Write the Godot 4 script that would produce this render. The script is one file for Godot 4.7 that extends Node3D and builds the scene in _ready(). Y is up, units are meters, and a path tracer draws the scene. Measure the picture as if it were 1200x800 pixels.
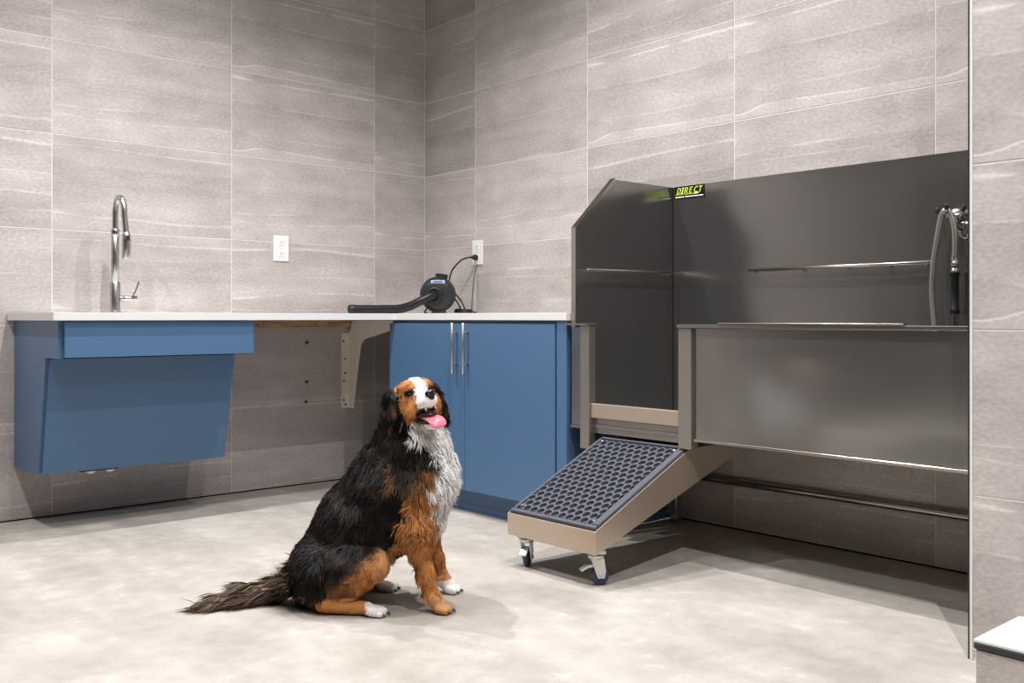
extends Node3D
# A pet-washing room: tiled walls, blue cabinets under a white counter, a steel dog wash tub with a ramp, and a sitting dog.

const TW := 0.8128          # wall tile width
const TH := 0.4064          # wall tile height
const ROOM_X := -6.6
const ROOM_Z := 7.4
const ROOM_Y := 3.05

# recessed downlights over the room: x, z, share of the full energy
const LIGHTS := [[-1.8, 1.15, 1.55], [-3.05, 1.15, 1.35], [-1.0, 1.75, 1.3], [-1.8, 1.85, 0.35], [-3.0, 1.85, 0.3], [-1.0, 2.75, 0.95], [-1.8, 2.75, 0.4], [-3.0, 2.75, 0.3], [-1.95, 4.1, 2.1], [-3.2, 3.8, 0.3]]
const LIGHT_ENERGY := 2.8

var O := Vector3.ZERO       # origin of the thing being built: shapes are given in room coordinates and stored relative to it
var M := {}
var names := {}

# ------------------------------------------------------------------ scene

func _ready() -> void:
	var cam := Camera3D.new()
	cam.name = "camera"
	cam.projection = Camera3D.PROJECTION_FRUSTUM
	cam.near = 0.05
	cam.far = 40.0
	cam.size = 0.05 * 800.0 / 1147.0
	cam.frustum_offset = Vector2(0, -0.05 * 27.5 / 1147.0)
	cam.position = Vector3(-3.251, 0.842, 4.405)
	cam.rotation.y = deg_to_rad(-41.526)
	cam.current = true
	add_child(cam)
	var env := Environment.new()
	env.background_mode = Environment.BG_COLOR
	env.background_color = Color.BLACK
	env.tonemap_mode = Environment.TONE_MAPPER_LINEAR
	env.tonemap_exposure = 1.0
	env.sdfgi_enabled = true
	env.ssao_enabled = true
	env.ssil_enabled = true
	var we := WorldEnvironment.new()
	we.name = "environment"
	we.environment = env
	add_child(we)
	make_materials()
	for l: Array in LIGHTS:
		downlight(Vector3(l[0], ROOM_Y, l[1]), LIGHT_ENERGY * l[2])
	build_room()
	build_counter()
	build_faucet()
	build_outlets()
	build_dryer()
	build_tub()
	build_sprayer()
	build_ramp()
	build_dog()

# ------------------------------------------------------------------ nodes

func numbered(called: String) -> String:
	var n: int = names.get(called, 0)
	names[called] = n + 1
	return called if n == 0 else "%s_%03d" % [called, n]

func tag(o: Node3D, label: String, category: String, group := "") -> void:
	o.set_meta("label", label)
	o.set_meta("category", category)
	if group != "":
		o.set_meta("group", group)

func thing(called: String, label: String, category: String, at := Vector3.ZERO, turn := 0.0, group := "") -> Node3D:
	var o := Node3D.new()
	o.name = numbered(called)
	add_child(o)
	o.position = at
	o.rotation.y = turn
	tag(o, label, category, group)
	O = at if turn == 0.0 else Vector3.ZERO
	return o

func mb() -> SurfaceTool:
	var st := SurfaceTool.new()
	st.begin(Mesh.PRIMITIVE_TRIANGLES)
	return st

func part(called: String, st: SurfaceTool, m: Material, parent: Node3D, label := "") -> MeshInstance3D:
	var o := MeshInstance3D.new()
	o.name = called
	st.set_material(m)
	o.mesh = st.commit()
	parent.add_child(o, true)
	if label != "":
		o.set_meta("label", label)
	return o

func structure(called: String, st: SurfaceTool, m: Material) -> MeshInstance3D:
	var o := part(called, st, m, self)
	o.set_meta("kind", "structure")
	return o

# ------------------------------------------------------------------ shapes

func tri(st: SurfaceTool, a: Vector3, b: Vector3, c: Vector3, na: Vector3, nb: Vector3, nc: Vector3) -> void:
	if (b - a).cross(c - a).dot(na + nb + nc) > 0.0:
		var t := b; b = c; c = t
		var tn := nb; nb = nc; nc = tn
	st.set_normal(na); st.add_vertex(a - O)
	st.set_normal(nb); st.add_vertex(b - O)
	st.set_normal(nc); st.add_vertex(c - O)

func quad(st: SurfaceTool, a: Vector3, b: Vector3, c: Vector3, d: Vector3, n: Vector3) -> void:
	tri(st, a, b, c, n, n, n)
	tri(st, a, c, d, n, n, n)

# a box with chamfered edges between two corners
func box(st: SurfaceTool, p: Vector3, q: Vector3, bev := 0.0015) -> void:
	var a := Vector3(minf(p.x, q.x), minf(p.y, q.y), minf(p.z, q.z))
	var b := Vector3(maxf(p.x, q.x), maxf(p.y, q.y), maxf(p.z, q.z))
	var c := (a + b) * 0.5
	var h := (b - a) * 0.5
	var e := minf(bev, minf(h.x, minf(h.y, h.z)) * 0.6)
	for ax in 3:
		var u := (ax + 1) % 3
		var v := (ax + 2) % 3
		for s: float in [-1.0, 1.0]:
			var n := Vector3.ZERO
			n[ax] = s
			var k := []
			for g: Array in [[-1, -1], [1, -1], [1, 1], [-1, 1]]:
				var x := Vector3.ZERO
				x[ax] = s * h[ax]
				x[u] = g[0] * (h[u] - e)
				x[v] = g[1] * (h[v] - e)
				k.append(c + x)
			quad(st, k[0], k[1], k[2], k[3], n)
	for ax in 3:
		var u := (ax + 1) % 3
		var v := (ax + 2) % 3
		for su: float in [-1.0, 1.0]:
			for sv: float in [-1.0, 1.0]:
				var n := Vector3.ZERO
				n[u] = su; n[v] = sv
				n = n.normalized()
				var k := []
				for g: Array in [[-1, 0], [1, 0], [1, 1], [-1, 1]]:
					var x := Vector3.ZERO
					x[ax] = g[0] * (h[ax] - e)
					x[u] = su * (h[u] - (e if g[1] == 0 else 0.0))
					x[v] = sv * (h[v] - (0.0 if g[1] == 0 else e))
					k.append(c + x)
				quad(st, k[0], k[1], k[2], k[3], n)
	for sx: float in [-1.0, 1.0]:
		for sy: float in [-1.0, 1.0]:
			for sz: float in [-1.0, 1.0]:
				var n := Vector3(sx, sy, sz).normalized()
				tri(st, c + Vector3(sx * h.x, sy * (h.y - e), sz * (h.z - e)), c + Vector3(sx * (h.x - e), sy * h.y, sz * (h.z - e)), c + Vector3(sx * (h.x - e), sy * (h.y - e), sz * h.z), n, n, n)

# a sheet whose face towards -x is slightly uneven, as thin metal is
func uneven_sheet(st: SurfaceTool, p: Vector3, q: Vector3, seed_: int, amp: float) -> void:
	var nz := noise(seed_, 0.9, 2)
	var h := func(y: float, z: float) -> float:
		var ey := minf(1.0, minf(y - p.y, q.y - y) / 0.08)
		var ez := minf(1.0, minf(z - p.z, q.z - z) / 0.08)
		return amp * nz.get_noise_2d(y * 1.6, z) * clampf(ey, 0.0, 1.0) * clampf(ez, 0.0, 1.0)
	var nu := 40
	var nv := 24
	var pts := []
	var nor := []
	for i in nu + 1:
		for j in nv + 1:
			var z := lerpf(p.z, q.z, float(i) / nu)
			var y := lerpf(p.y, q.y, float(j) / nv)
			var e := 0.004
			var dy: float = (h.call(y + e, z) - h.call(y - e, z)) / (2.0 * e)
			var dz: float = (h.call(y, z + e) - h.call(y, z - e)) / (2.0 * e)
			pts.append(Vector3(p.x - h.call(y, z), y, z))
			nor.append(Vector3(-1.0, -dy, -dz).normalized())
	for i in nu:
		for j in nv:
			var a := i * (nv + 1) + j
			var b := a + nv + 1
			tri(st, pts[a], pts[b], pts[b + 1], nor[a], nor[b], nor[b + 1])
			tri(st, pts[a], pts[b + 1], pts[a + 1], nor[a], nor[b + 1], nor[a + 1])
	quad(st, Vector3(q.x, p.y, p.z), Vector3(q.x, q.y, p.z), Vector3(q.x, q.y, q.z), Vector3(q.x, p.y, q.z), Vector3.RIGHT)
	quad(st, Vector3(p.x, q.y, p.z), Vector3(q.x, q.y, p.z), Vector3(q.x, q.y, q.z), Vector3(p.x, q.y, q.z), Vector3.UP)
	quad(st, Vector3(p.x, p.y, p.z), Vector3(q.x, p.y, p.z), Vector3(q.x, p.y, q.z), Vector3(p.x, p.y, q.z), Vector3.DOWN)
	quad(st, Vector3(p.x, p.y, q.z), Vector3(q.x, p.y, q.z), Vector3(q.x, q.y, q.z), Vector3(p.x, q.y, q.z), Vector3.BACK)
	quad(st, Vector3(p.x, p.y, p.z), Vector3(q.x, p.y, p.z), Vector3(q.x, q.y, p.z), Vector3(p.x, q.y, p.z), Vector3.FORWARD)

# a flat outline pushed from d0 to d1 along an axis (0: points are z,y; 1: points are x,z; 2: points are x,y)
func prism(st: SurfaceTool, pts: PackedVector2Array, ax: int, d0: float, d1: float) -> void:
	var at := func(p: Vector2, d: float) -> Vector3:
		return Vector3(d, p.y, p.x) if ax == 0 else (Vector3(p.x, d, p.y) if ax == 1 else Vector3(p.x, p.y, d))
	var n := Vector3.ZERO
	n[ax] = 1.0
	var ix := Geometry2D.triangulate_polygon(pts)
	for i in range(0, ix.size(), 3):
		tri(st, at.call(pts[ix[i]], d1), at.call(pts[ix[i + 1]], d1), at.call(pts[ix[i + 2]], d1), n, n, n)
		tri(st, at.call(pts[ix[i]], d0), at.call(pts[ix[i + 1]], d0), at.call(pts[ix[i + 2]], d0), -n, -n, -n)
	var area := 0.0
	for i in pts.size():
		area += pts[i].cross(pts[(i + 1) % pts.size()])
	for i in pts.size():
		var p := pts[i]
		var q := pts[(i + 1) % pts.size()]
		var o2 := Vector2(q.y - p.y, p.x - q.x).normalized() * signf(area)
		var m: Vector3 = at.call(o2, 0.0)
		quad(st, at.call(p, d0), at.call(q, d0), at.call(q, d1), at.call(p, d1), m)

# a profile of (radius, height) points turned about an axis
func lathe(st: SurfaceTool, prof: Array, at: Vector3, axis := Vector3.UP, sides := 24) -> void:
	var y := axis.normalized()
	var x := y.cross(Vector3.RIGHT if absf(y.x) < 0.8 else Vector3.BACK).normalized()
	var z := x.cross(y)
	var nn := []
	for i in prof.size() - 1:
		var d: Vector2 = prof[i + 1] - prof[i]
		nn.append(Vector2(d.y, -d.x).normalized())
	for i in prof.size() - 1:
		var n0: Vector2 = nn[i]
		var n1: Vector2 = nn[i]
		if i > 0 and nn[i].dot(nn[i - 1]) > 0.7:
			n0 = (nn[i] + nn[i - 1]).normalized()
		if i < nn.size() - 1 and nn[i].dot(nn[i + 1]) > 0.7:
			n1 = (nn[i] + nn[i + 1]).normalized()
		var p: Vector2 = prof[i]
		var q: Vector2 = prof[i + 1]
		for s in sides:
			var d0 := x * cos(TAU * s / sides) + z * sin(TAU * s / sides)
			var d1 := x * cos(TAU * (s + 1) / sides) + z * sin(TAU * (s + 1) / sides)
			var a := at + d0 * p.x + y * p.y
			var b := at + d1 * p.x + y * p.y
			var c := at + d1 * q.x + y * q.y
			var d := at + d0 * q.x + y * q.y
			if p.x > 1e-5:
				tri(st, a, b, c, d0 * n0.x + y * n0.y, d1 * n0.x + y * n0.y, d1 * n1.x + y * n1.y)
			if q.x > 1e-5:
				tri(st, a, c, d, d0 * n0.x + y * n0.y, d1 * n1.x + y * n1.y, d0 * n1.x + y * n1.y)

func cyl(st: SurfaceTool, a: Vector3, b: Vector3, r: float, sides := 16, e := 0.001) -> void:
	var l := a.distance_to(b)
	var k := minf(e, r * 0.5)
	lathe(st, [Vector2(0, 0), Vector2(r - k, 0), Vector2(r, k), Vector2(r, l - k), Vector2(r - k, l), Vector2(0, l)], a, b - a, sides)

func smooth_path(pts: Array, per := 8) -> Array:
	var out := []
	for i in pts.size() - 1:
		var a: Vector3 = pts[maxi(i - 1, 0)]
		var b: Vector3 = pts[i]
		var c: Vector3 = pts[i + 1]
		var d: Vector3 = pts[mini(i + 2, pts.size() - 1)]
		for k in per:
			out.append(b.cubic_interpolate(c, a, d, float(k) / per))
	out.append(pts[-1])
	return out

# a round tube along a path; r1 is the radius at the end
func tube(st: SurfaceTool, path: Array, r0: float, r1 := -1.0, sides := 12, ripple := 0.0) -> void:
	if r1 < 0.0:
		r1 = r0
	var n := path.size()
	var t: Vector3 = (path[1] - path[0]).normalized()
	var u := t.cross(Vector3.UP if absf(t.y) < 0.9 else Vector3.RIGHT).normalized()
	var rings := []
	for i in n:
		var d: Vector3 = (path[mini(i + 1, n - 1)] - path[maxi(i - 1, 0)]).normalized()
		u = (u - d * u.dot(d)).normalized()
		var v := d.cross(u)
		var r := lerpf(r0, r1, float(i) / (n - 1))
		if ripple > 0.0:
			r += ripple * (1.0 if i % 2 == 0 else -1.0)
		var ring := []
		for s in sides:
			var w := u * cos(TAU * s / sides) + v * sin(TAU * s / sides)
			ring.append([path[i] + w * r, w])
		rings.append(ring)
	for i in n - 1:
		for s in sides:
			var a: Array = rings[i][s]
			var b: Array = rings[i][(s + 1) % sides]
			var c: Array = rings[i + 1][(s + 1) % sides]
			var d: Array = rings[i + 1][s]
			tri(st, a[0], b[0], c[0], a[1], b[1], c[1])
			tri(st, a[0], c[0], d[0], a[1], c[1], d[1])
	for e in [0, n - 1]:
		var m: Vector3 = (path[0] - path[1]).normalized() if e == 0 else (path[n - 1] - path[n - 2]).normalized()
		for s in sides:
			tri(st, path[e], rings[e][s][0], rings[e][(s + 1) % sides][0], m, m, m)

func ball(st: SurfaceTool, at: Vector3, r: Vector3, basis := Basis.IDENTITY, nu := 20, nv := 12) -> void:
	var pt := func(i: int, j: int) -> Vector3:
		var th := TAU * i / nu
		var ph := PI * j / nv
		return Vector3(sin(ph) * cos(th), cos(ph), sin(ph) * sin(th))
	for i in nu:
		for j in nv:
			var k := [pt.call(i, j), pt.call(i + 1, j), pt.call(i + 1, j + 1), pt.call(i, j + 1)]
			var v := []
			var n := []
			for q: Vector3 in k:
				v.append(at + basis * (q * r))
				n.append((basis * (q / r)).normalized())
			if j > 0:
				tri(st, v[0], v[1], v[2], n[0], n[1], n[2])
			if j < nv - 1:
				tri(st, v[0], v[2], v[3], n[0], n[2], n[3])

# ------------------------------------------------------------------ materials

func noise(seed_: int, freq: float, oct := 4) -> FastNoiseLite:
	var f := FastNoiseLite.new()
	f.seed = seed_
	f.noise_type = FastNoiseLite.TYPE_SIMPLEX_SMOOTH
	f.frequency = freq
	f.fractal_octaves = oct
	return f

func grey(n: FastNoiseLite, w: int, h: int, to_w: int, to_h: int) -> PackedByteArray:
	var im := n.get_seamless_image(w, h)
	im.convert(Image.FORMAT_L8)
	im.resize(to_w, to_h, Image.INTERPOLATE_CUBIC)
	return im.get_data()

func mat(called: String, c: Color, rough := 0.6, metal := 0.0) -> StandardMaterial3D:
	var m := StandardMaterial3D.new()
	m.resource_name = called
	m.albedo_color = c
	m.roughness = rough
	m.metallic = metal
	M[called] = m
	return m

func rgb(r: float, g: float, b: float) -> Color:
	return Color(r / 255.0, g / 255.0, b / 255.0)

func triplanar(m: StandardMaterial3D, sc: Vector3) -> void:
	m.uv1_triplanar = true
	m.uv1_world_triplanar = true
	m.uv1_scale = sc

func make_materials() -> void:
	# stone-look porcelain: horizontal strata, pale veins; the sheet holds 2 x 4 different tiles
	var S := 1024
	var long_ := grey(noise(3, 0.010, 5), 96, S, S, S)
	var mid := grey(noise(5, 0.016, 4), 320, S, S, S)
	var fine := grey(noise(7, 0.14, 3), S / 2, S, S, S)
	var blot := grey(noise(9, 0.008, 4), 512, 512, S, S)
	var vein := grey(noise(11, 0.0065, 3), 90, S, S, S)
	var rng := RandomNumberGenerator.new()
	rng.seed = 41
	# each tile has its own beds of stone, with pale seams along some of the bed edges
	var bed := []
	var seam := []
	for k in 8:
		var tones := PackedFloat32Array()
		var lines := PackedFloat32Array()
		tones.resize(320)
		lines.resize(320)
		var whole := rng.randf_range(-0.24, 0.24)
		var y0 := 0
		while y0 < 320:
			var y1 := y0 + rng.randi_range(26, 96)
			var a := whole + rng.randf_range(-0.10, 0.10)
			var slope := rng.randf_range(-0.12, 0.12)
			for y in range(y0, mini(y1, 320)):
				tones[y] = a + slope * (float(y - y0) / (y1 - y0) - 0.5)
			if rng.randf() < 0.7:
				var power := rng.randf_range(0.15, 0.55)
				var wide := rng.randf_range(1.1, 3.2)
				for y in range(maxi(y0 - 8, 0), mini(y0 + 9, 320)):
					lines[y] = maxf(lines[y], power * exp(-pow((y - y0) / wide, 2.0)))
			y0 = y1
		bed.append(tones)
		tile_tone.append(whole)
		seam.append(lines)
	var dark := Vector3(157, 149, 145)
	var pale := Vector3(212, 204, 200)
	var px := PackedByteArray()
	px.resize(S * S * 3)
	for y in S:
		for x in S:
			var i := y * S + x
			var t := 0.46 + (long_[i] - 128) * 0.0010 + (mid[i] - 128) * 0.0011 + (fine[i] - 128) * 0.0021 + (blot[i] - 128) * 0.0010
			var k := (y >> 8) * 2 + (x >> 9)
			var yy := clampi((y & 255) + 30 + int((vein[i] - 128) * 0.16), 0, 319)
			t += bed[k][yy] + seam[k][yy] * clampf((blot[i] - 40) * 0.012 + (mid[i] - 128) * 0.004, 0.0, 1.0)
			t = clampf(t, 0.0, 1.3)
			k = i * 3
			px[k] = clampi(int(lerpf(dark.x, pale.x, t)), 0, 255)
			px[k + 1] = clampi(int(lerpf(dark.y, pale.y, t)), 0, 255)
			px[k + 2] = clampi(int(lerpf(dark.z, pale.z, t)), 0, 255)
	var m := mat("tile_stone", Color.WHITE, 0.5)
	m.albedo_texture = ImageTexture.create_from_image(Image.create_from_data(S, S, false, Image.FORMAT_RGB8, px))
	m.metallic_specular = 0.4

	# worn bare concrete
	var big := grey(noise(21, 0.006, 5), S, S, S, S)
	var spots := grey(noise(23, 0.035, 4), S, S, S, S)
	var grain := grey(noise(25, 0.22, 2), S, S, S, S)
	var smear := grey(noise(27, 0.012, 4), S, 340, S, S)
	for i in S * S:
		var t := 0.5 + (big[i] - 128) * 0.0030 + (spots[i] - 128) * 0.0022 + (grain[i] - 128) * 0.0012 + (smear[i] - 128) * 0.0026
		if spots[i] > 186 and big[i] > 120:
			t += 0.22
		t = clampf(t, 0.0, 1.2)
		px[i * 3] = clampi(int(lerpf(164, 195, t)), 0, 255)
		px[i * 3 + 1] = clampi(int(lerpf(157, 189, t)), 0, 255)
		px[i * 3 + 2] = clampi(int(lerpf(148, 181, t)), 0, 255)
	m = mat("concrete", Color.WHITE, 0.62)
	m.albedo_texture = ImageTexture.create_from_image(Image.create_from_data(S, S, false, Image.FORMAT_RGB8, px))
	triplanar(m, Vector3.ONE * 0.3)
	m.metallic_specular = 0.35

	mat("grout", rgb(222, 216, 210), 0.9)
	mat("caulk", rgb(28, 26, 25), 0.8)
	mat("paint_grey", rgb(160, 159, 157), 0.8)
	mat("ceiling_paint", rgb(150, 150, 149), 0.9)
	mat("quartz", rgb(228, 228, 227), 0.3)
	mat("blue_laminate", rgb(78, 112, 149), 0.42)
	mat("bracket_paint", rgb(238, 228, 216), 0.5)
	mat("screw_dark", rgb(46, 42, 40), 0.5, 0.4)
	mat("white_plastic", rgb(238, 237, 235), 0.35)
	mat("slot_dark", rgb(60, 58, 56), 0.6)
	mat("cream_plastic", rgb(226, 222, 212), 0.5)
	mat("black_plastic", rgb(34, 36, 38), 0.42)
	mat("black_rubber", rgb(20, 20, 22), 0.4)
	mat("cord_grey", rgb(92, 88, 86), 0.6)
	mat("label_blue", rgb(168, 190, 214), 0.5)
	mat("label_ink", rgb(70, 84, 112), 0.6)
	mat("chrome", rgb(206, 206, 208), 0.14, 1.0)
	mat("satin_nickel", rgb(208, 204, 198), 0.3, 1.0)
	mat("faucet_metal", rgb(192, 191, 189), 0.27, 1.0)
	mat("zinc", rgb(205, 206, 205), 0.35, 0.8)
	mat("wheel_blue", rgb(44, 56, 84), 0.4)
	mat("mat_rubber", rgb(92, 93, 102), 0.4)
	mat("trim_pale", rgb(232, 231, 229), 0.4)
	mat("trim_dark", rgb(42, 44, 52), 0.45)
	mat("sticker_black", rgb(14, 15, 14), 0.4)
	mat("sticker_green", rgb(196, 226, 40), 0.5)
	mat("sticker_white", rgb(238, 240, 240), 0.5)
	mat("lens_rim", rgb(235, 235, 235), 0.5)
	m = mat("lamp_lens", rgb(250, 248, 244), 0.5)
	m.emission_enabled = true
	m.emission = Color(1.0, 0.97, 0.93)
	m.emission_energy_multiplier = 6.0

	# brushed stainless sheet, slightly uneven
	var br := NoiseTexture2D.new()
	br.width = 512
	br.height = 512
	br.seamless = true
	br.noise = noise(33, 0.05, 3)
	var ramp := Gradient.new()
	ramp.set_color(0, Color(0.78, 0.78, 0.78))
	ramp.set_color(1, Color(1, 1, 1))
	br.color_ramp = ramp
	m = mat("stainless", rgb(158, 157, 155), 0.2, 0.9)
	mat("stainless_post", rgb(168, 163, 156), 0.34, 0.82)
	m = mat("stainless_edge", rgb(186, 178, 168), 0.24, 1.0)
	m = mat("stainless_ramp", rgb(204, 188, 170), 0.38, 0.7)
	m.roughness_texture = br
	triplanar(m, Vector3(1.4, 1.4, 1.4))

	# fir plywood
	var wood := NoiseTexture2D.new()
	wood.width = 512
	wood.height = 256
	wood.seamless = true
	wood.noise = noise(35, 0.02, 4)
	var wr := Gradient.new()
	wr.set_color(0, rgb(150, 112, 74))
	wr.set_color(1, rgb(214, 176, 130))
	wood.color_ramp = wr
	m = mat("plywood", Color.WHITE, 0.65)
	m.albedo_texture = wood
	triplanar(m, Vector3(0.6, 6.0, 0.6))

	for called in ["dog_skin", "dog_fur"]:
		m = mat(called, Color.WHITE, 0.5 if called == "dog_fur" else 0.8)
		m.vertex_color_use_as_albedo = true
		m.metallic_specular = 0.32
		if called == "dog_fur":
			m.backlight_enabled = true
			m.backlight = Color(0.7, 0.7, 0.7)
	mat("dog_nose", rgb(22, 19, 20), 0.25)
	mat("dog_tongue", rgb(228, 128, 150), 0.35)
	mat("dog_mouth", rgb(58, 24, 26), 0.4)
	mat("dog_eye", rgb(26, 14, 9), 0.08)
	mat("dog_claw", rgb(48, 40, 36), 0.4)
	mat("dog_tooth", rgb(232, 226, 208), 0.3)

# ------------------------------------------------------------------ room

var tile_cache := {}
var tile_tone := PackedFloat32Array()      # mean paleness of each of the eight tile prints

func tile_mesh(w: float, h: float, variant: int) -> Mesh:
	var key := "%.4f %.4f %d" % [w, h, variant]
	if tile_cache.has(key):
		return tile_cache[key]
	var st := mb()
	var g := 0.0021
	var c := 0.0008
	var u0 := (variant % 2) * 0.5
	var v0 := ((variant >> 1) % 4) * 0.25
	var put := func(p: Vector3, n: Vector3) -> void:
		st.set_normal(n)
		st.set_uv(Vector2(u0 + 0.002 + p.x / TW * 0.496, v0 + 0.002 + (1.0 - p.y / TH) * 0.246))
		st.add_vertex(p)
	var a := [Vector3(g + c, g + c, 0), Vector3(w - g - c, g + c, 0), Vector3(w - g - c, h - g - c, 0), Vector3(g + c, h - g - c, 0)]
	var b := [Vector3(g, g, -c), Vector3(w - g, g, -c), Vector3(w - g, h - g, -c), Vector3(g, h - g, -c)]
	for i: int in [0, 2, 1, 0, 3, 2]:
		put.call(a[i], Vector3.BACK)
	var out := [Vector3.DOWN, Vector3.RIGHT, Vector3.UP, Vector3.LEFT]
	for e in 4:
		var f := (e + 1) % 4
		var n: Vector3 = (out[e] + Vector3.BACK).normalized()
		for p: Vector3 in [a[e], a[f], b[f], a[e], b[f], b[e]]:
			put.call(p, n)
		var d: Vector3 = b[e] + Vector3(0, 0, -0.008)
		var d2: Vector3 = b[f] + Vector3(0, 0, -0.008)
		for p: Vector3 in [b[e], b[f], d2, b[e], d2, d]:
			put.call(p, out[e])
	tile_cache[key] = st.commit()
	return tile_cache[key]

func tile_ranked(rank: int) -> int:
	var order := range(8)
	order.sort_custom(func(a: int, b: int) -> bool: return tile_tone[a] < tile_tone[b])
	return order[clampi(rank, 0, 7)]

func lay_tiles(wall: Node3D, cols: Array, base: Vector3, turn: float, rng: RandomNumberGenerator, low := 0, high := 7, top := ROOM_Y) -> void:
	var along := Vector3(cos(turn), 0, -sin(turn))
	for c: Array in cols:
		var row := 0
		while row * TH < top - 0.02:
			var h := minf(TH, top - row * TH)
			var lift := 0.007 if row == 0 else 0.0
			var o := MeshInstance3D.new()
			o.name = "tile"
			o.mesh = tile_mesh(c[1], h - lift, tile_ranked(rng.randi_range(low, high) if c.size() < 3 else rng.randi_range(0, c[2])))
			o.material_override = M.tile_stone
			o.position = base + along * c[0] + Vector3(0, row * TH + lift, 0)
			o.rotation.y = turn
			wall.add_child(o, true)
			row += 1

func build_room() -> void:
	O = Vector3.ZERO
	var rng := RandomNumberGenerator.new()
	rng.seed = 12
	var st := mb()
	box(st, Vector3(ROOM_X - 0.2, -0.12, -0.2), Vector3(0.2, 0.0, ROOM_Z + 0.2), 0.0)
	structure("floor", st, M.concrete)
	st = mb()
	box(st, Vector3(ROOM_X - 0.2, ROOM_Y, -0.2), Vector3(0.2, ROOM_Y + 0.12, ROOM_Z + 0.2), 0.0)
	structure("ceiling", st, M.ceiling_paint)

	# the wall behind the sink
	st = mb()
	box(st, Vector3(ROOM_X - 0.2, 0, -0.2), Vector3(0.2, ROOM_Y, -0.0012), 0.0)
	var wall := structure("wall_left", st, M.grout)
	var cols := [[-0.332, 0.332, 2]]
	var x := -0.332
	while x > ROOM_X + 0.05:
		var w := minf(TW, x - ROOM_X)
		cols.append([x - w, w])
		x -= w
	lay_tiles(wall, cols, Vector3.ZERO, 0.0, rng, 2, 7)

	# the wall behind the tub
	st = mb()
	box(st, Vector3(0.0012, 0, -0.0012), Vector3(0.2, ROOM_Y, ROOM_Z + 0.2), 0.0)
	wall = structure("wall_right", st, M.grout)
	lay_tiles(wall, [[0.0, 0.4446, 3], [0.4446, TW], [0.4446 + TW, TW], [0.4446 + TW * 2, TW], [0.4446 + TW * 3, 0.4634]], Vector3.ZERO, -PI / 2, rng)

	# the partition that ends beside the tub
	st = mb()
	box(st, Vector3(-0.8018, 0, 3.3482), Vector3(0.0012, ROOM_Y, ROOM_Z), 0.0)
	wall = structure("wall_partition", st, M.grout)
	lay_tiles(wall, [[3.347, TW], [3.347 + TW, TW], [3.347 + TW * 2, TW], [3.347 + TW * 3, TW], [3.347 + TW * 4, 0.8]], Vector3(-0.803, 0, 0), -PI / 2, rng, 6, 7)
	lay_tiles(wall, [[0.0, 0.803]], Vector3(0.0, 0, 3.347), PI, rng)
	st = mb()
	box(st, Vector3(-0.8045, 0.0, 3.3455), Vector3(-0.798, ROOM_Y, 3.352), 0.001)
	structure("trim_1", st, M.trim_pale)
	st = mb()
	box(st, Vector3(-0.8035, 0.0, 3.3405), Vector3(-0.797, ROOM_Y, 3.3453), 0.001)
	structure("trim_2", st, M.trim_dark)
	# dark sealant in the gap between the lowest tiles and the floor
	st = mb()
	box(st, Vector3(ROOM_X, 0.0, -0.0012), Vector3(0.0012, 0.0065, -0.0003), 0.0)
	structure("trim_3", st, M.caulk)
	st = mb()
	box(st, Vector3(0.0003, 0.0, 0.0), Vector3(0.0012, 0.0065, 3.337), 0.0)
	structure("trim_4", st, M.caulk)

	# the rest of the room, behind the camera
	st = mb()
	box(st, Vector3(ROOM_X - 0.2, 0, -0.004), Vector3(ROOM_X, ROOM_Y, ROOM_Z + 0.2), 0.0)
	structure("wall_far", st, M.paint_grey)
	st = mb()
	box(st, Vector3(ROOM_X, 0, ROOM_Z), Vector3(0.004, ROOM_Y, ROOM_Z + 0.2), 0.0)
	structure("wall_behind", st, M.paint_grey)

	# low tiled curb in the right foreground
	var t := thing("shower_curb", "low tiled curb with white stone cap in the lower right corner", "curb", Vector3(-0.927, 0, 4.2))
	st = mb()
	box(st, Vector3(-1.041, 0, 3.475), Vector3(-0.806, 0.112, 5.6))
	part("core", st, M.grout, t)
	for k in 3:
		var o := MeshInstance3D.new()
		o.name = "tile"
		o.mesh = tile_mesh(TW if k < 2 else 0.5, 0.112, 1 + k * 3)
		o.material_override = M.tile_stone
		o.position = Vector3(-1.051, 0, 3.465 + TW * k) - O
		o.rotation.y = -PI / 2
		t.add_child(o, true)
	var o2 := MeshInstance3D.new()
	o2.name = "tile"
	o2.mesh = tile_mesh(0.245, 0.112, 5)
	o2.material_override = M.tile_stone
	o2.position = Vector3(-0.806, 0, 3.465) - O
	o2.rotation.y = PI
	t.add_child(o2, true)
	st = mb()
	box(st, Vector3(-1.054, 0.112, 3.462), Vector3(-0.806, 0.1265, 5.6), 0.002)
	part("edge_trim", st, M.trim_dark, t, "dark metal edge strip")
	st = mb()
	box(st, Vector3(-1.054, 0.1265, 3.462), Vector3(-0.806, 0.135, 5.6), 0.002)
	part("cap", st, M.quartz, t, "white stone cap")

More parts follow.
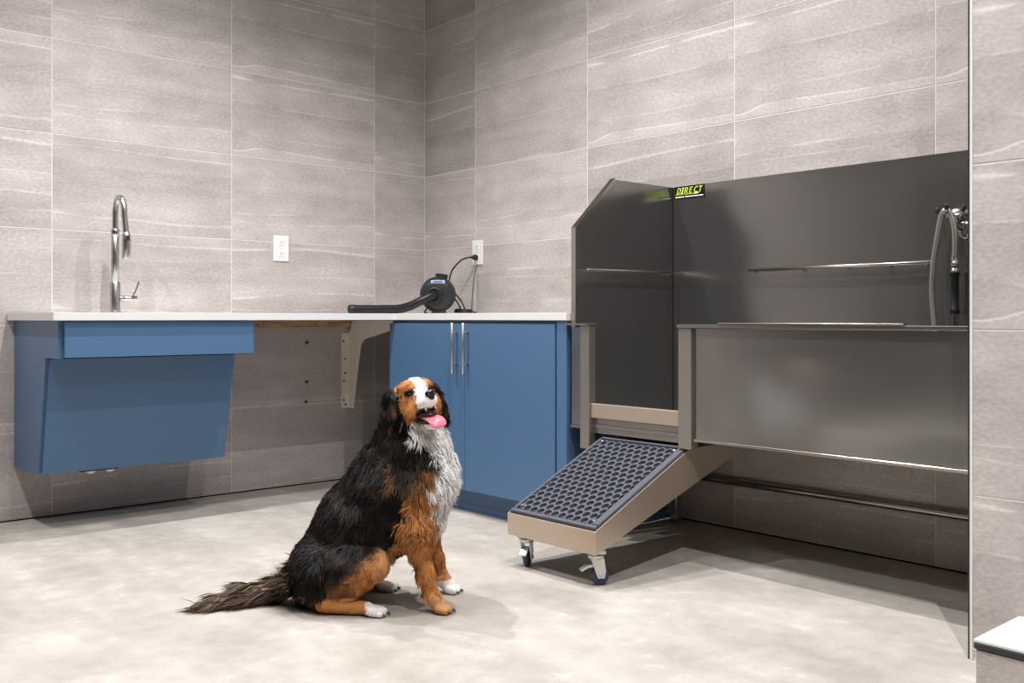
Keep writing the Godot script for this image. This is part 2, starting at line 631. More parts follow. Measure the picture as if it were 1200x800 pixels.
func downlight(at: Vector3, energy: float) -> void:
	var t := thing("recessed_downlight", "round recessed downlight in the grey ceiling above the floor", "ceiling light", at, 0.0, "recessed ceiling downlights")
	var st := mb()
	lathe(st, [Vector2(0.068, 0.0), Vector2(0.070, -0.006), Vector2(0.092, -0.006), Vector2(0.095, -0.003), Vector2(0.095, 0.0)], at, Vector3.UP, 28)
	part("trim_ring", st, M.lens_rim, t)
	st = mb()
	lathe(st, [Vector2(0.0, -0.003), Vector2(0.068, -0.003), Vector2(0.068, 0.0)], at, Vector3.UP, 28)
	part("lens", st, M.lamp_lens, t, "glowing lens")
	var l := SpotLight3D.new()
	l.name = "lamp"
	l.position = Vector3(0, -0.012, 0)
	l.rotation.x = -PI / 2
	l.spot_range = 14.0
	l.spot_angle = 69.5
	l.spot_angle_attenuation = 1.0
	l.spot_attenuation = 2.0
	l.light_color = Color(1.0, 0.992, 0.995)
	l.light_energy = energy
	l.light_size = 0.01
	l.shadow_enabled = true
	t.add_child(l)

# ------------------------------------------------------------------ cabinets and counter

func build_counter() -> void:
	var t := thing("countertop", "white stone countertop running round the tiled corner above the blue cabinets", "countertop", Vector3(-0.4, 0.832, 0.4))
	var st := mb()
	var e := 0.002
	var pts := PackedVector2Array([Vector2(-2.134, 0.004), Vector2(-0.004, 0.004), Vector2(-0.004, 1.752), Vector2(-0.625, 1.752), Vector2(-0.625, 0.615), Vector2(-2.134, 0.615)])
	prism(st, pts, 1, 0.832 + e, 0.863 - e)
	var inner := Geometry2D.offset_polygon(pts, -e)
	prism(st, inner[0], 1, 0.832, 0.863)
	part("slab", st, M.quartz, t)

	# wall-hung sink cabinet
	t = thing("sink_cabinet", "wall-hung blue sink cabinet with slanted lower panel below the faucet", "cabinet", Vector3(-1.7, 0.23, 0.2))
	var side := PackedVector2Array([Vector2(0.003, 0.831), Vector2(0.577, 0.831), Vector2(0.577, 0.690), Vector2(0.428, 0.690), Vector2(0.326, 0.234), Vector2(0.003, 0.222)])
	for xs: float in [-2.107, -1.362]:
		st = mb()
		prism(st, side, 0, xs, xs + 0.018)
		part("side_panel", st, M.blue_laminate, t)
	st = mb()
	box(st, Vector3(-2.090, 0.694, 0.579), Vector3(-1.333, 0.830, 0.600), 0.0015)
	part("apron", st, M.blue_laminate, t)
	st = mb()
	# slanted board in front of the pipes; its lower right corner is cut
	var n := Vector2(0.974, -0.224)
	var a := Vector2(0.432, 0.688)
	var b := Vector2(0.331, 0.236)
	var board := PackedVector2Array([a, a + n * 0.016, b + n * 0.016, b])
	prism(st, board, 0, -2.096, -1.345)
	part("slanted_panel", st, M.blue_laminate, t)
	st = mb()
	box(st, Vector3(-2.089, 0.226, 0.01), Vector3(-1.362, 0.240, 0.268))
	part("bottom_panel", st, M.blue_laminate, t)
	st = mb()
	box(st, Vector3(-1.95, 0.2255, 0.322), Vector3(-1.80, 0.2315, 0.335))
	part("slot_edge", st, M.black_plastic, t, "black edge of the pipe slot")
	t = thing("drain_trap", "pale plastic pipe bends peeking out under the sink cabinet", "pipe", Vector3(-1.86, 0.215, 0.29))
	for px: float in [-1.897, -1.82]:
		st = mb()
		ball(st, Vector3(px, 0.236, 0.297), Vector3(0.024, 0.026, 0.022))
		part("pipe_bend", st, M.cream_plastic, t)
	st = mb()
	cyl(st, Vector3(-1.897, 0.262, 0.30), Vector3(-1.82, 0.262, 0.30), 0.016)
	part("pipe", st, M.cream_plastic, t)

	# base cabinet with two doors
	t = thing("base_cabinet", "blue two-door base cabinet with bar handles left of the tub", "cabinet", Vector3(-0.3, 0, 1.15))
	st = mb()
	box(st, Vector3(-0.600, 0.10, 0.56), Vector3(-0.006, 0.831, 1.745))
	part("carcass", st, M.blue_laminate, t)
	st = mb()
	box(st, Vector3(-0.552, 0.0, 0.565), Vector3(-0.03, 0.10, 1.745))
	part("toe_kick", st, M.blue_laminate, t)
	var doors := [[0.563, 1.1235, 1.078], [1.1265, 1.683, 1.154]]
	for d: Array in doors:
		st = mb()
		box(st, Vector3(-0.621, 0.104, d[0]), Vector3(-0.601, 0.818, d[1]), 0.002)
		var door := part("door", st, M.blue_laminate, t)
		st = mb()
		cyl(st, Vector3(-0.650, 0.602, d[2]), Vector3(-0.650, 0.822, d[2]), 0.006)
		for hy: float in [0.645, 0.780]:
			cyl(st, Vector3(-0.650, hy, d[2]), Vector3(-0.620, hy, d[2]), 0.0045, 10)
		part("handle", st, M.satin_nickel, door, "brushed metal bar handle")
	st = mb()
	box(st, Vector3(-0.617, 0.104, 1.690), Vector3(-0.599, 0.831, 1.745))
	part("filler_strip", st, M.blue_laminate, t)

	# bracket under the open part of the counter
	t = thing("counter_bracket", "beige steel bracket holding up the open stretch of countertop", "bracket", Vector3(-0.5, 0.37, 0.1))
	var web := PackedVector2Array([Vector2(0.002, 0.372), Vector2(0.050, 0.372), Vector2(0.112, 0.66), Vector2(0.121, 0.70), Vector2(0.140, 0.722), Vector2(0.165, 0.735), Vector2(0.40, 0.782), Vector2(0.50, 0.800), Vector2(0.50, 0.831), Vector2(0.040, 0.831), Vector2(0.026, 0.790), Vector2(0.002, 0.762)])
	st = mb()
	prism(st, web, 0, -0.497, -0.493)
	part("web", st, M.bracket_paint, t)
	st = mb()
	box(st, Vector3(-0.540, 0.372, 0.001), Vector3(-0.493, 0.765, 0.006))
	var fl := part("wall_flange", st, M.bracket_paint, t)
	for s: Array in [[-0.528, 0.722], [-0.518, 0.630], [-0.517, 0.555], [-0.526, 0.515], [-0.526, 0.415], [-0.516, 0.392]]:
		st = mb()
		cyl(st, Vector3(s[0], s[1], 0.005), Vector3(s[0], s[1], 0.008), 0.0055, 10)
		part("screw", st, M.screw_dark, fl)
	st = mb()
	box(st, Vector3(-0.497, 0.826, 0.040), Vector3(-0.455, 0.831, 0.50))
	part("top_flange", st, M.bracket_paint, t)

	t = thing("wood_cleat", "bare plywood cleat screwed to the wall under the countertop", "cleat", Vector3(-0.9, 0.795, 0.02))
	st = mb()
	box(st, Vector3(-1.33, 0.795, 0.002), Vector3(-0.470, 0.831, 0.022))
	part("board", st, M.plywood, t)
	for cx: float in [-1.21, -1.02, -0.99, -0.70, -0.62, -0.60]:
		st = mb()
		var cy := 0.806 if cx < -1.0 else 0.815
		cyl(st, Vector3(cx, cy, 0.020), Vector3(cx, cy, 0.0235), 0.004, 8)
		part("screw", st, M.screw_dark, t)

	var k := 0
	for s: Array in [[-0.747, 0.715, "uppermost of three small dark screws in the wall under the counter"], [-0.747, 0.516, "middle one of three small dark screws in the wall under the counter"], [-0.752, 0.416, "lowest of three small dark screws in the wall under the counter"]]:
		t = thing("wall_screw", s[2], "screw", Vector3(s[0], s[1], 0.0), 0.0, "leftover wall screws")
		st = mb()
		cyl(st, Vector3(s[0], s[1], -0.001), Vector3(s[0], s[1], 0.016), 0.003, 10)
		part("shank", st, M.screw_dark, t)
		st = mb()
		box(st, Vector3(s[0] - 0.003, s[1] - 0.003, 0.012), Vector3(s[0] + 0.007, s[1] + 0.010, 0.016))
		part("head", st, M.screw_dark, t)
		k += 1

func build_faucet() -> void:
	var x := -1.748
	var z := 0.15
	var t := thing("kitchen_faucet", "tall chrome gooseneck faucet with pull-down spray head on the counter", "faucet", Vector3(x, 0.863, z))
	var st := mb()
	lathe(st, [Vector2(0, 0), Vector2(0.026, 0), Vector2(0.026, 0.008), Vector2(0.0215, 0.011), Vector2(0.0215, 0.128), Vector2(0.019, 0.132), Vector2(0, 0.132)], Vector3(x, 0.863, z))
	part("body", st, M.faucet_metal, t)
	st = mb()
	cyl(st, Vector3(x, 0.990, z), Vector3(x, 1.205, z), 0.0165, 18)
	part("column", st, M.faucet_metal, t)
	st = mb()
	lathe(st, [Vector2(0.0165, 0), Vector2(0.0185, 0.002), Vector2(0.0185, 0.028), Vector2(0.0165, 0.03), Vector2(0, 0.03)], Vector3(x, 1.193, z))
	part("collar", st, M.chrome, t)
	st = mb()
	var path := [Vector3(x, 1.21, z)]
	for i in 15:
		var a := PI * i / 14.0
		path.append(Vector3(x + 0.010 * (1 - cos(a)) * 0.5, 1.275 + 0.080 * sin(a), z + 0.040 - 0.040 * cos(a)))
	path.append(Vector3(x + 0.012, 1.235, z + 0.085))
	path.append(Vector3(x + 0.014, 1.195, z + 0.090))
	tube(st, smooth_path(path, 2), 0.0125, 0.0125, 14)
	part("gooseneck", st, M.faucet_metal, t)
	st = mb()
	lathe(st, [Vector2(0, 0), Vector2(0.015, 0), Vector2(0.018, 0.004), Vector2(0.018, 0.075), Vector2(0.0165, 0.105), Vector2(0.0125, 0.112), Vector2(0, 0.112)], Vector3(x + 0.014, 1.09, z + 0.092))
	var head := part("spray_head", st, M.faucet_metal, t)
	st = mb()
	box(st, Vector3(x + 0.007, 1.166, z + 0.104), Vector3(x + 0.021, 1.188, z + 0.1115))
	part("button", st, M.black_plastic, head)
	st = mb()
	cyl(st, Vector3(x + 0.018, 0.925, z + 0.005), Vector3(x + 0.088, 0.925, z + 0.012), 0.0135, 16)
	var pivot := part("lever_pivot", st, M.chrome, t)
	st = mb()
	tube(st, [Vector3(x + 0.072, 0.934, z + 0.010), Vector3(x + 0.085, 0.965, z + 0.014), Vector3(x + 0.097, 1.0, z + 0.018)], 0.005, 0.0042, 10)
	part("lever", st, M.chrome, pivot)

func build_outlets() -> void:
	for i in 2:
		var c := Vector3(-0.886, 1.188, 0.0) if i == 0 else Vector3(0.0, 1.183, 0.468)
		var t := thing("wall_outlet", "white duplex wall outlet with nothing plugged in, left of the corner" if i == 0 else "white duplex wall outlet with a black plug in it", "outlet", c, 0.0 if i == 0 else -PI / 2, "wall outlets above the counter")
		O = Vector3.ZERO
		var st := mb()
		box(st, Vector3(-0.042, -0.064, 0.0), Vector3(0.042, 0.064, 0.007), 0.003)
		part("cover_plate", st, M.white_plastic, t)
		for s: float in [-1.0, 1.0]:
			st = mb()
			box(st, Vector3(-0.017, s * 0.028 - 0.015, 0.006), Vector3(0.017, s * 0.028 + 0.015, 0.0095), 0.002)
			var sock := part("socket", st, M.white_plastic, t)
			for dx: float in [-0.006, 0.006]:
				st = mb()
				box(st, Vector3(dx - 0.0012, s * 0.028 - 0.001, 0.009), Vector3(dx + 0.0012, s * 0.028 + 0.008, 0.0099), 0.0)
				part("slot", st, M.slot_dark, sock)
			st = mb()
			cyl(st, Vector3(0, s * 0.028 - 0.008, 0.009), Vector3(0, s * 0.028 - 0.008, 0.0099), 0.0024, 8)
			part("ground_hole", st, M.slot_dark, sock)
		st = mb()
		cyl(st, Vector3(0, 0, 0.006), Vector3(0, 0, 0.0085), 0.003, 10)
		part("screw", st, M.zinc, t)

func build_dryer() -> void:
	var turn := deg_to_rad(-41.5)
	var base := Vector3(-0.25, 0.863, 0.45)
	var t := thing("pet_dryer", "black blower dryer with a long hose lying on the white counter", "dryer", base, turn)
	O = Vector3.ZERO
	var st := mb()
	# drum with its axis towards the room
	lathe(st, [Vector2(0, -0.07), Vector2(0.062, -0.07), Vector2(0.080, -0.060), Vector2(0.086, -0.045), Vector2(0.088, -0.02), Vector2(0.088, 0.02), Vector2(0.085, 0.042), Vector2(0.076, 0.056), Vector2(0.06, 0.062), Vector2(0, 0.064)], Vector3(0, 0.098, 0), Vector3.BACK, 40)
	part("drum", st, M.black_plastic, t)
	st = mb()
	lathe(st, [Vector2(0.087, -0.004), Vector2(0.0905, -0.003), Vector2(0.0905, 0.003), Vector2(0.087, 0.004)], Vector3(0, 0.098, 0), Vector3.BACK, 40)
	part("seam_band", st, M.black_rubber, t)
	st = mb()
	lathe(st, [Vector2(0.043, 0.058), Vector2(0.043, 0.068), Vector2(0.040, 0.074), Vector2(0.033, 0.076), Vector2(0.030, 0.070), Vector2(0, 0.068)], Vector3(-0.012, 0.093, 0), Vector3.BACK, 28)
	part("outlet_collar", st, M.black_plastic, t)
	st = mb()
	lathe(st, [Vector2(0.030, -0.01), Vector2(0.030, 0.006), Vector2(0.027, 0.010), Vector2(0.033, 0.011), Vector2(0.034, 0.018), Vector2(0.028, 0.024), Vector2(0, 0.024)], Vector3(0.018, 0.178, 0.0), Vector3(0.12, 1, 0), 20)
	part("top_cap", st, M.black_plastic, t)
	st = mb()
	box(st, Vector3(-0.030, 0.152, 0.0555), Vector3(0.040, 0.168, 0.0625), 0.001)
	var lab := part("label_plate", st, M.label_blue, t, "pale blue maker's plate")
	st = mb()
	box(st, Vector3(-0.018, 0.157, 0.062), Vector3(0.026, 0.163, 0.0632), 0.0)
	part("print_line", st, M.label_ink, lab)
	st = mb()
	prism(st, PackedVector2Array([Vector2(-0.034, 0.0), Vector2(0.046, 0.0), Vector2(0.040, 0.012), Vector2(0.028, 0.03), Vector2(-0.01, 0.03), Vector2(-0.024, 0.012)]), 2, -0.045, 0.05)
	part("foot", st, M.black_plastic, t)
	st = mb()
	tube(st, smooth_path([Vector3(-0.035, 0.045, 0.045), Vector3(-0.055, 0.02, 0.055), Vector3(-0.062, 0.006, 0.058), Vector3(-0.045, 0.004, 0.058)], 5), 0.004, 0.004, 8)
	part("wire_stand", st, M.black_rubber, t)
	# ribbed hose to the left along the counter
	st = mb()
	var path := smooth_path([Vector3(-0.010, 0.094, 0.066), Vector3(-0.030, 0.088, 0.092), Vector3(-0.075, 0.064, 0.110), Vector3(-0.13, 0.038, 0.105), Vector3(-0.19, 0.0245, 0.085), Vector3(-0.27, 0.0235, 0.055), Vector3(-0.36, 0.0235, 0.03), Vector3(-0.430, 0.0235, 0.015)], 14)
	tube(st, path, 0.0215, 0.0215, 18, 0.0012)
	part("hose", st, M.black_rubber, t)
	st = mb()
	lathe(st, [Vector2(0, 0), Vector2(0.021, 0), Vector2(0.0235, 0.003), Vector2(0.0235, 0.03), Vector2(0.021, 0.033), Vector2(0, 0.033)], Vector3(-0.415, 0.0235, 0.019), Vector3(-0.98, 0, -0.2), 20)
	part("hose_end", st, M.black_plastic, t)
	# mains lead: plug in the outlet, an arc down to the counter, loops, and into the drum
	var b := Basis(Vector3.UP, turn).inverse()
	var loc := func(p: Vector3) -> Vector3:
		return b * (p - base)
	st = mb()
	var q := [Vector3(-0.036, 1.156, 0.468), Vector3(-0.060, 1.155, 0.455), Vector3(-0.085, 1.138, 0.425), Vector3(-0.10, 1.085, 0.372), Vector3(-0.10, 1.01, 0.350), Vector3(-0.10, 0.964, 0.408), Vector3(-0.10, 0.925, 0.455), Vector3(-0.105, 0.885, 0.490), Vector3(-0.110, 0.869, 0.510)]
	for i in 26:
		var a := 0.7 * i
		q.append(Vector3(-0.155 + 0.045 * cos(a) * (1.0 - 0.01 * i), 0.868 + 0.0016 * i * 0.45, 0.540 + 0.05 * sin(a)))
	q.append_array([Vector3(-0.165, 0.895, 0.525), Vector3(-0.175, 0.93, 0.505), Vector3(-0.195, 0.955, 0.495)])
	var cord := []
	for p: Vector3 in q:
		cord.append(loc.call(p))
	tube(st, smooth_path(cord, 7), 0.0042, 0.0042, 8)
	var lead := part("power_cord", st, M.black_rubber, t)
	st = mb()
	lathe(st, [Vector2(0, 0), Vector2(0.013, 0), Vector2(0.015, 0.004), Vector2(0.014, 0.018), Vector2(0.008, 0.028), Vector2(0.005, 0.034), Vector2(0, 0.034)], loc.call(Vector3(-0.010, 1.157, 0.468)), b * Vector3(-1, 0, -0.12), 14)
	part("plug", st, M.black_rubber, lead)

	# a second, thin lead stretched between the outlet and the counter
	t = thing("thin_cord", "thin grey cord hanging taut from outlet down to the counter", "cord", Vector3(-0.09, 0.865, 0.48))
	st = mb()
	tube(st, [Vector3(-0.012, 1.121, 0.475), Vector3(-0.035, 1.05, 0.475), Vector3(-0.060, 0.95, 0.492), Vector3(-0.075, 0.872, 0.506)], 0.003, 0.003, 8)
	part("lead", st, M.cord_grey, t)
	st = mb()
	box(st, Vector3(-0.092, 0.8632, 0.492), Vector3(-0.056, 0.876, 0.530), 0.004)
	part("small_adapter", st, M.black_plastic, t)

# ------------------------------------------------------------------ tub, ramp, sprayer

func build_tub() -> void:
	var t := thing("dog_wash_tub", "stainless steel dog wash tub with tall splash panels along the right wall", "wash tub", Vector3(-0.3, 0, 2.55))
	var st := mb()
	uneven_sheet(st, Vector3(-0.020, 0.432, 1.779), Vector3(-0.003, 1.390, 3.335), 71, 0.006)
	part("back_panel", st, M.stainless, t)
	var ep := PackedVector2Array([Vector2(-0.003, 0.432), Vector2(-0.598, 0.432), Vector2(-0.598, 1.183), Vector2(-0.382, 1.389), Vector2(-0.003, 1.389)])
	st = mb()
	prism(st, ep, 2, 1.761, 1.776)
	part("end_panel", st, M.stainless, t)
	# folded hem round the free edge of the end panel
	st = mb()
	var hem := PackedVector2Array([Vector2(-0.604, 0.80), Vector2(-0.592, 0.80), Vector2(-0.592, 1.180), Vector2(-0.379, 1.383), Vector2(-0.384, 1.395), Vector2(-0.604, 1.187)])
	prism(st, hem, 2, 1.757, 1.780)
	part("edge_hem", st, M.stainless_edge, t)
	st = mb()
	box(st, Vector3(-0.598, 0.432, 3.322), Vector3(-0.003, 1.18, 3.337), 0.001)
	part("end_panel", st, M.stainless, t)
	st = mb()
	box(st, Vector3(-0.596, 0.432, 1.777), Vector3(-0.021, 0.446, 3.321), 0.001)
	part("basin_floor", st, M.stainless, t)
	# short front piece left of the opening
	st = mb()
	box(st, Vector3(-0.611, 0.437, 1.766), Vector3(-0.598, 0.808, 1.815), 0.001)
	box(st, Vector3(-0.615, 0.427, 1.764), Vector3(-0.596, 0.437, 1.815), 0.001)
	part("front_panel", st, M.stainless, t)
	st = mb()
	box(st, Vector3(-0.616, 0.352, 1.815), Vector3(-0.580, 0.815, 1.862), 0.002)
	part("post", st, M.stainless_post, t)
	st = mb()
	box(st, Vector3(-0.632, 0.8155, 1.745), Vector3(-0.578, 0.8215, 1.866), 0.001)
	part("rim", st, M.stainless_edge, t)
	st = mb()
	box(st, Vector3(-0.618, 0.398, 2.284), Vector3(-0.580, 0.808, 2.340), 0.002)
	part("post", st, M.stainless_post, t)
	# long front panel, its turned-out lower lip and the rim above
	st = mb()
	uneven_sheet(st, Vector3(-0.606, 0.436, 2.352), Vector3(-0.594, 0.806, 3.335), 73, 0.005)
	part("front_panel", st, M.stainless, t)
	st = mb()
	box(st, Vector3(-0.613, 0.426, 2.346), Vector3(-0.592, 0.4355, 3.335), 0.001)
	part("lower_lip", st, M.stainless_edge, t)
	st = mb()
	box(st, Vector3(-0.626, 0.808, 2.284), Vector3(-0.580, 0.8205, 3.335), 0.0015)
	part("rim", st, M.stainless, t)
	st = mb()
	box(st, Vector3(-0.630, 0.8205, 2.458), Vector3(-0.606, 0.8265, 3.087), 0.001)
	part("slide_rail", st, M.stainless_edge, t)
	# sill of the opening
	st = mb()
	box(st, Vector3(-0.606, 0.470, 1.862), Vector3(-0.582, 0.523, 2.284), 0.0015)
	part("sill", st, M.stainless_ramp, t)
	st = mb()
	box(st, Vector3(-0.590, 0.412, 1.862), Vector3(-0.578, 0.468, 2.284), 0.001)
	part("sill_apron", st, M.stainless, t)
	# tether rails on standoffs
	st = mb()
	cyl(st, Vector3(-0.046, 1.028, 2.17), Vector3(-0.046, 1.028, 2.885), 0.0058, 10)
	for z: float in [2.19, 2.40, 2.58, 2.74, 2.87]:
		cyl(st, Vector3(-0.046, 1.026, z), Vector3(-0.020, 1.020, z), 0.004, 8)
	part("tether_rail", st, M.stainless_edge, t)
	st = mb()
	cyl(st, Vector3(-0.565, 1.026, 1.802), Vector3(-0.050, 1.029, 1.802), 0.0058, 10)
	for x: float in [-0.54, -0.31, -0.075]:
		cyl(st, Vector3(x, 1.026, 1.802), Vector3(x, 1.020, 1.776), 0.004, 8)
	part("tether_rail", st, M.stainless_edge, t)
	# legs and the stretcher along the wall
	for g: Array in [[-0.095, 1.850], [-0.095, 3.26], [-0.53, 1.80], [-0.53, 3.29]]:
		st = mb()
		box(st, Vector3(g[0] - 0.016, 0.0, g[1] - 0.016), Vector3(g[0] + 0.016, 0.432, g[1] + 0.016), 0.002)
		part("leg", st, M.stainless_edge, t)
	st = mb()
	cyl(st, Vector3(-0.030, 0.194, 1.86), Vector3(-0.030, 0.194, 3.33), 0.014, 14)
	part("stretcher", st, M.stainless_edge, t)
	# maker's sticker in the corner of the back panel
	st = mb()
	box(st, Vector3(-0.0212, 1.338, 1.786), Vector3(-0.0200, 1.389, 1.940), 0.0)
	var stick := part("sticker", st, M.sticker_black, t, "black sticker with green lettering")
	var font := SystemFont.new()
	font.font_names = PackedStringArray(["Droid Sans"])
	font.font_weight = 700
	var zc := 1.797
	for k in 6:
		var ch := "DIRECT"[k]
		var tm := TextMesh.new()
		tm.font = font
		tm.text = ch
		tm.font_size = 32
		tm.pixel_size = 0.00108
		tm.depth = 0.0008
		tm.horizontal_alignment = HORIZONTAL_ALIGNMENT_LEFT
		var o := MeshInstance3D.new()
		o.name = "letter"
		o.mesh = tm
		o.material_override = M.sticker_white if k == 1 else M.sticker_green
		var slant := 0.28
		o.transform = Transform3D(Basis(Vector3(0, 0, 1), Vector3(0, 1, slant), Vector3(-1, 0, 0)), Vector3(-0.0216, 1.3705, zc) - O)
		stick.add_child(o, true)
		zc += 0.0142 if k == 1 else 0.0245
	st = mb()
	box(st, Vector3(-0.0218, 1.3545, 1.792), Vector3(-0.0212, 1.3575, 1.828), 0.0)
	box(st, Vector3(-0.0218, 1.3545, 1.834), Vector3(-0.0212, 1.3575, 1.884), 0.0)
	part("green_underline", st, M.sticker_green, stick)
	st = mb()
	prism(st, PackedVector2Array([Vector2(1.886, 1.3535), Vector2(1.906, 1.354), Vector2(1.914, 1.3575), Vector2(1.902, 1.3615), Vector2(1.894, 1.3605), Vector2(1.888, 1.357)]), 0, -0.0219, -0.0212)
	part("white_emblem", st, M.sticker_white, stick)
	st = mb()
	for w: Array in [[1.790, 1.806], [1.808, 1.822], [1.824, 1.838], [1.843, 1.862], [1.864, 1.886], [1.888, 1.908], [1.910, 1.934]]:
		box(st, Vector3(-0.0218, 1.3425, w[0]), Vector3(-0.0212, 1.3475, w[1]), 0.0)
	part("white_print_line", st, M.sticker_white, stick)

func build_sprayer() -> void:
	var t := thing("spray_hook", "chrome wall hook with black tips at the right end of the tub", "hook", Vector3(-0.02, 1.18, 2.95))
	var st := mb()
	lathe(st, [Vector2(0, 0), Vector2(0.022, 0), Vector2(0.022, 0.006), Vector2(0.018, 0.010), Vector2(0, 0.010)], Vector3(-0.020, 1.180, 2.962), Vector3.LEFT, 20)
	part("wall_plate", st, M.chrome, t)
	st = mb()
	tube(st, smooth_path([Vector3(-0.028, 1.180, 2.962), Vector3(-0.060, 1.176, 2.962), Vector3(-0.082, 1.180, 2.962), Vector3(-0.090, 1.196, 2.962)], 5), 0.005, 0.005, 10)
	tube(st, smooth_path([Vector3(-0.052, 1.177, 2.962), Vector3(-0.054, 1.178, 2.935), Vector3(-0.056, 1.188, 2.922)], 5), 0.005, 0.005, 10)
	tube(st, smooth_path([Vector3(-0.052, 1.177, 2.962), Vector3(-0.054, 1.178, 2.990), Vector3(-0.056, 1.188, 3.000)], 5), 0.005, 0.005, 10)
	part("prongs", st, M.chrome, t)
	for p: Array in [[Vector3(-0.088, 1.193, 2.962), Vector3(-0.094, 1.212, 2.962)], [Vector3(-0.056, 1.186, 2.923), Vector3(-0.058, 1.206, 2.914)], [Vector3(-0.056, 1.186, 2.999), Vector3(-0.058, 1.208, 3.006)]]:
		st = mb()
		cyl(st, p[0], p[1], 0.0075, 12, 0.003)
		part("tip", st, M.black_plastic, t)

	t = thing("spray_hose", "hand sprayer with black grip hanging by its steel hose over the hook", "sprayer", Vector3(-0.07, 0.5, 2.95))
	st = mb()
	var path := smooth_path([Vector3(-0.070, 1.036, 2.980), Vector3(-0.070, 1.10, 2.981), Vector3(-0.070, 1.150, 2.976), Vector3(-0.069, 1.185, 2.964), Vector3(-0.068, 1.194, 2.950), Vector3(-0.068, 1.178, 2.936), Vector3(-0.070, 1.120, 2.925), Vector3(-0.072, 1.018, 2.910), Vector3(-0.074, 0.92, 2.907), Vector3(-0.080, 0.827, 2.917), Vector3(-0.095, 0.70, 2.935), Vector3(-0.12, 0.56, 2.96), Vector3(-0.18, 0.462, 3.0)], 10)
	tube(st, path, 0.0098, 0.0098, 14, 0.0004)
	part("hose", st, M.satin_nickel, t)
	var zz := 2.980
	st = mb()
	lathe(st, [Vector2(0, 0.985), Vector2(0.013, 0.985), Vector2(0.0135, 1.0), Vector2(0.011, 1.003), Vector2(0.0135, 1.006), Vector2(0.0135, 1.022), Vector2(0.0115, 1.025), Vector2(0.0115, 1.043), Vector2(0, 1.045)], Vector3(-0.070, 0, zz), Vector3.UP, 18)
	part("connector", st, M.chrome, t)
	st = mb()
	lathe(st, [Vector2(0, 0.855), Vector2(0.0135, 0.855), Vector2(0.0155, 0.86), Vector2(0.015, 0.872), Vector2(0.0125, 0.876), Vector2(0.0125, 0.978), Vector2(0.0155, 0.984), Vector2(0.0155, 0.990), Vector2(0, 0.990)], Vector3(-0.070, 0, zz), Vector3.UP, 18)
	part("grip", st, M.black_rubber, t, "black rubber grip")
	st = mb()
	lathe(st, [Vector2(0, 0.80), Vector2(0.009, 0.80), Vector2(0.0095, 0.835), Vector2(0.0115, 0.84), Vector2(0.0115, 0.857), Vector2(0, 0.857)], Vector3(-0.070, 0, zz), Vector3.UP, 18)
	part("nozzle", st, M.chrome, t)

	t = thing("water_inlet", "round chrome inlet plate with black lever behind the sprayer", "valve", Vector3(-0.02, 1.132, 3.0))
	st = mb()
	lathe(st, [Vector2(0, 0), Vector2(0.030, 0), Vector2(0.030, 0.004), Vector2(0.024, 0.010), Vector2(0.018, 0.010), Vector2(0.018, 0.020), Vector2(0, 0.022)], Vector3(-0.020, 1.130, 2.992), Vector3.LEFT, 24)
	part("plate", st, M.chrome, t)
	st = mb()
	tube(st, smooth_path([Vector3(-0.042, 1.130, 2.992), Vector3(-0.046, 1.140, 2.975), Vector3(-0.048, 1.165, 2.968)], 5), 0.006, 0.0045, 10)
	part("lever", st, M.black_plastic, t)
	st = mb()
	cyl(st, Vector3(-0.034, 1.186, 2.975), Vector3(-0.034, 1.186, 3.321), 0.008, 12)
	part("pipe", st, M.chrome, t)

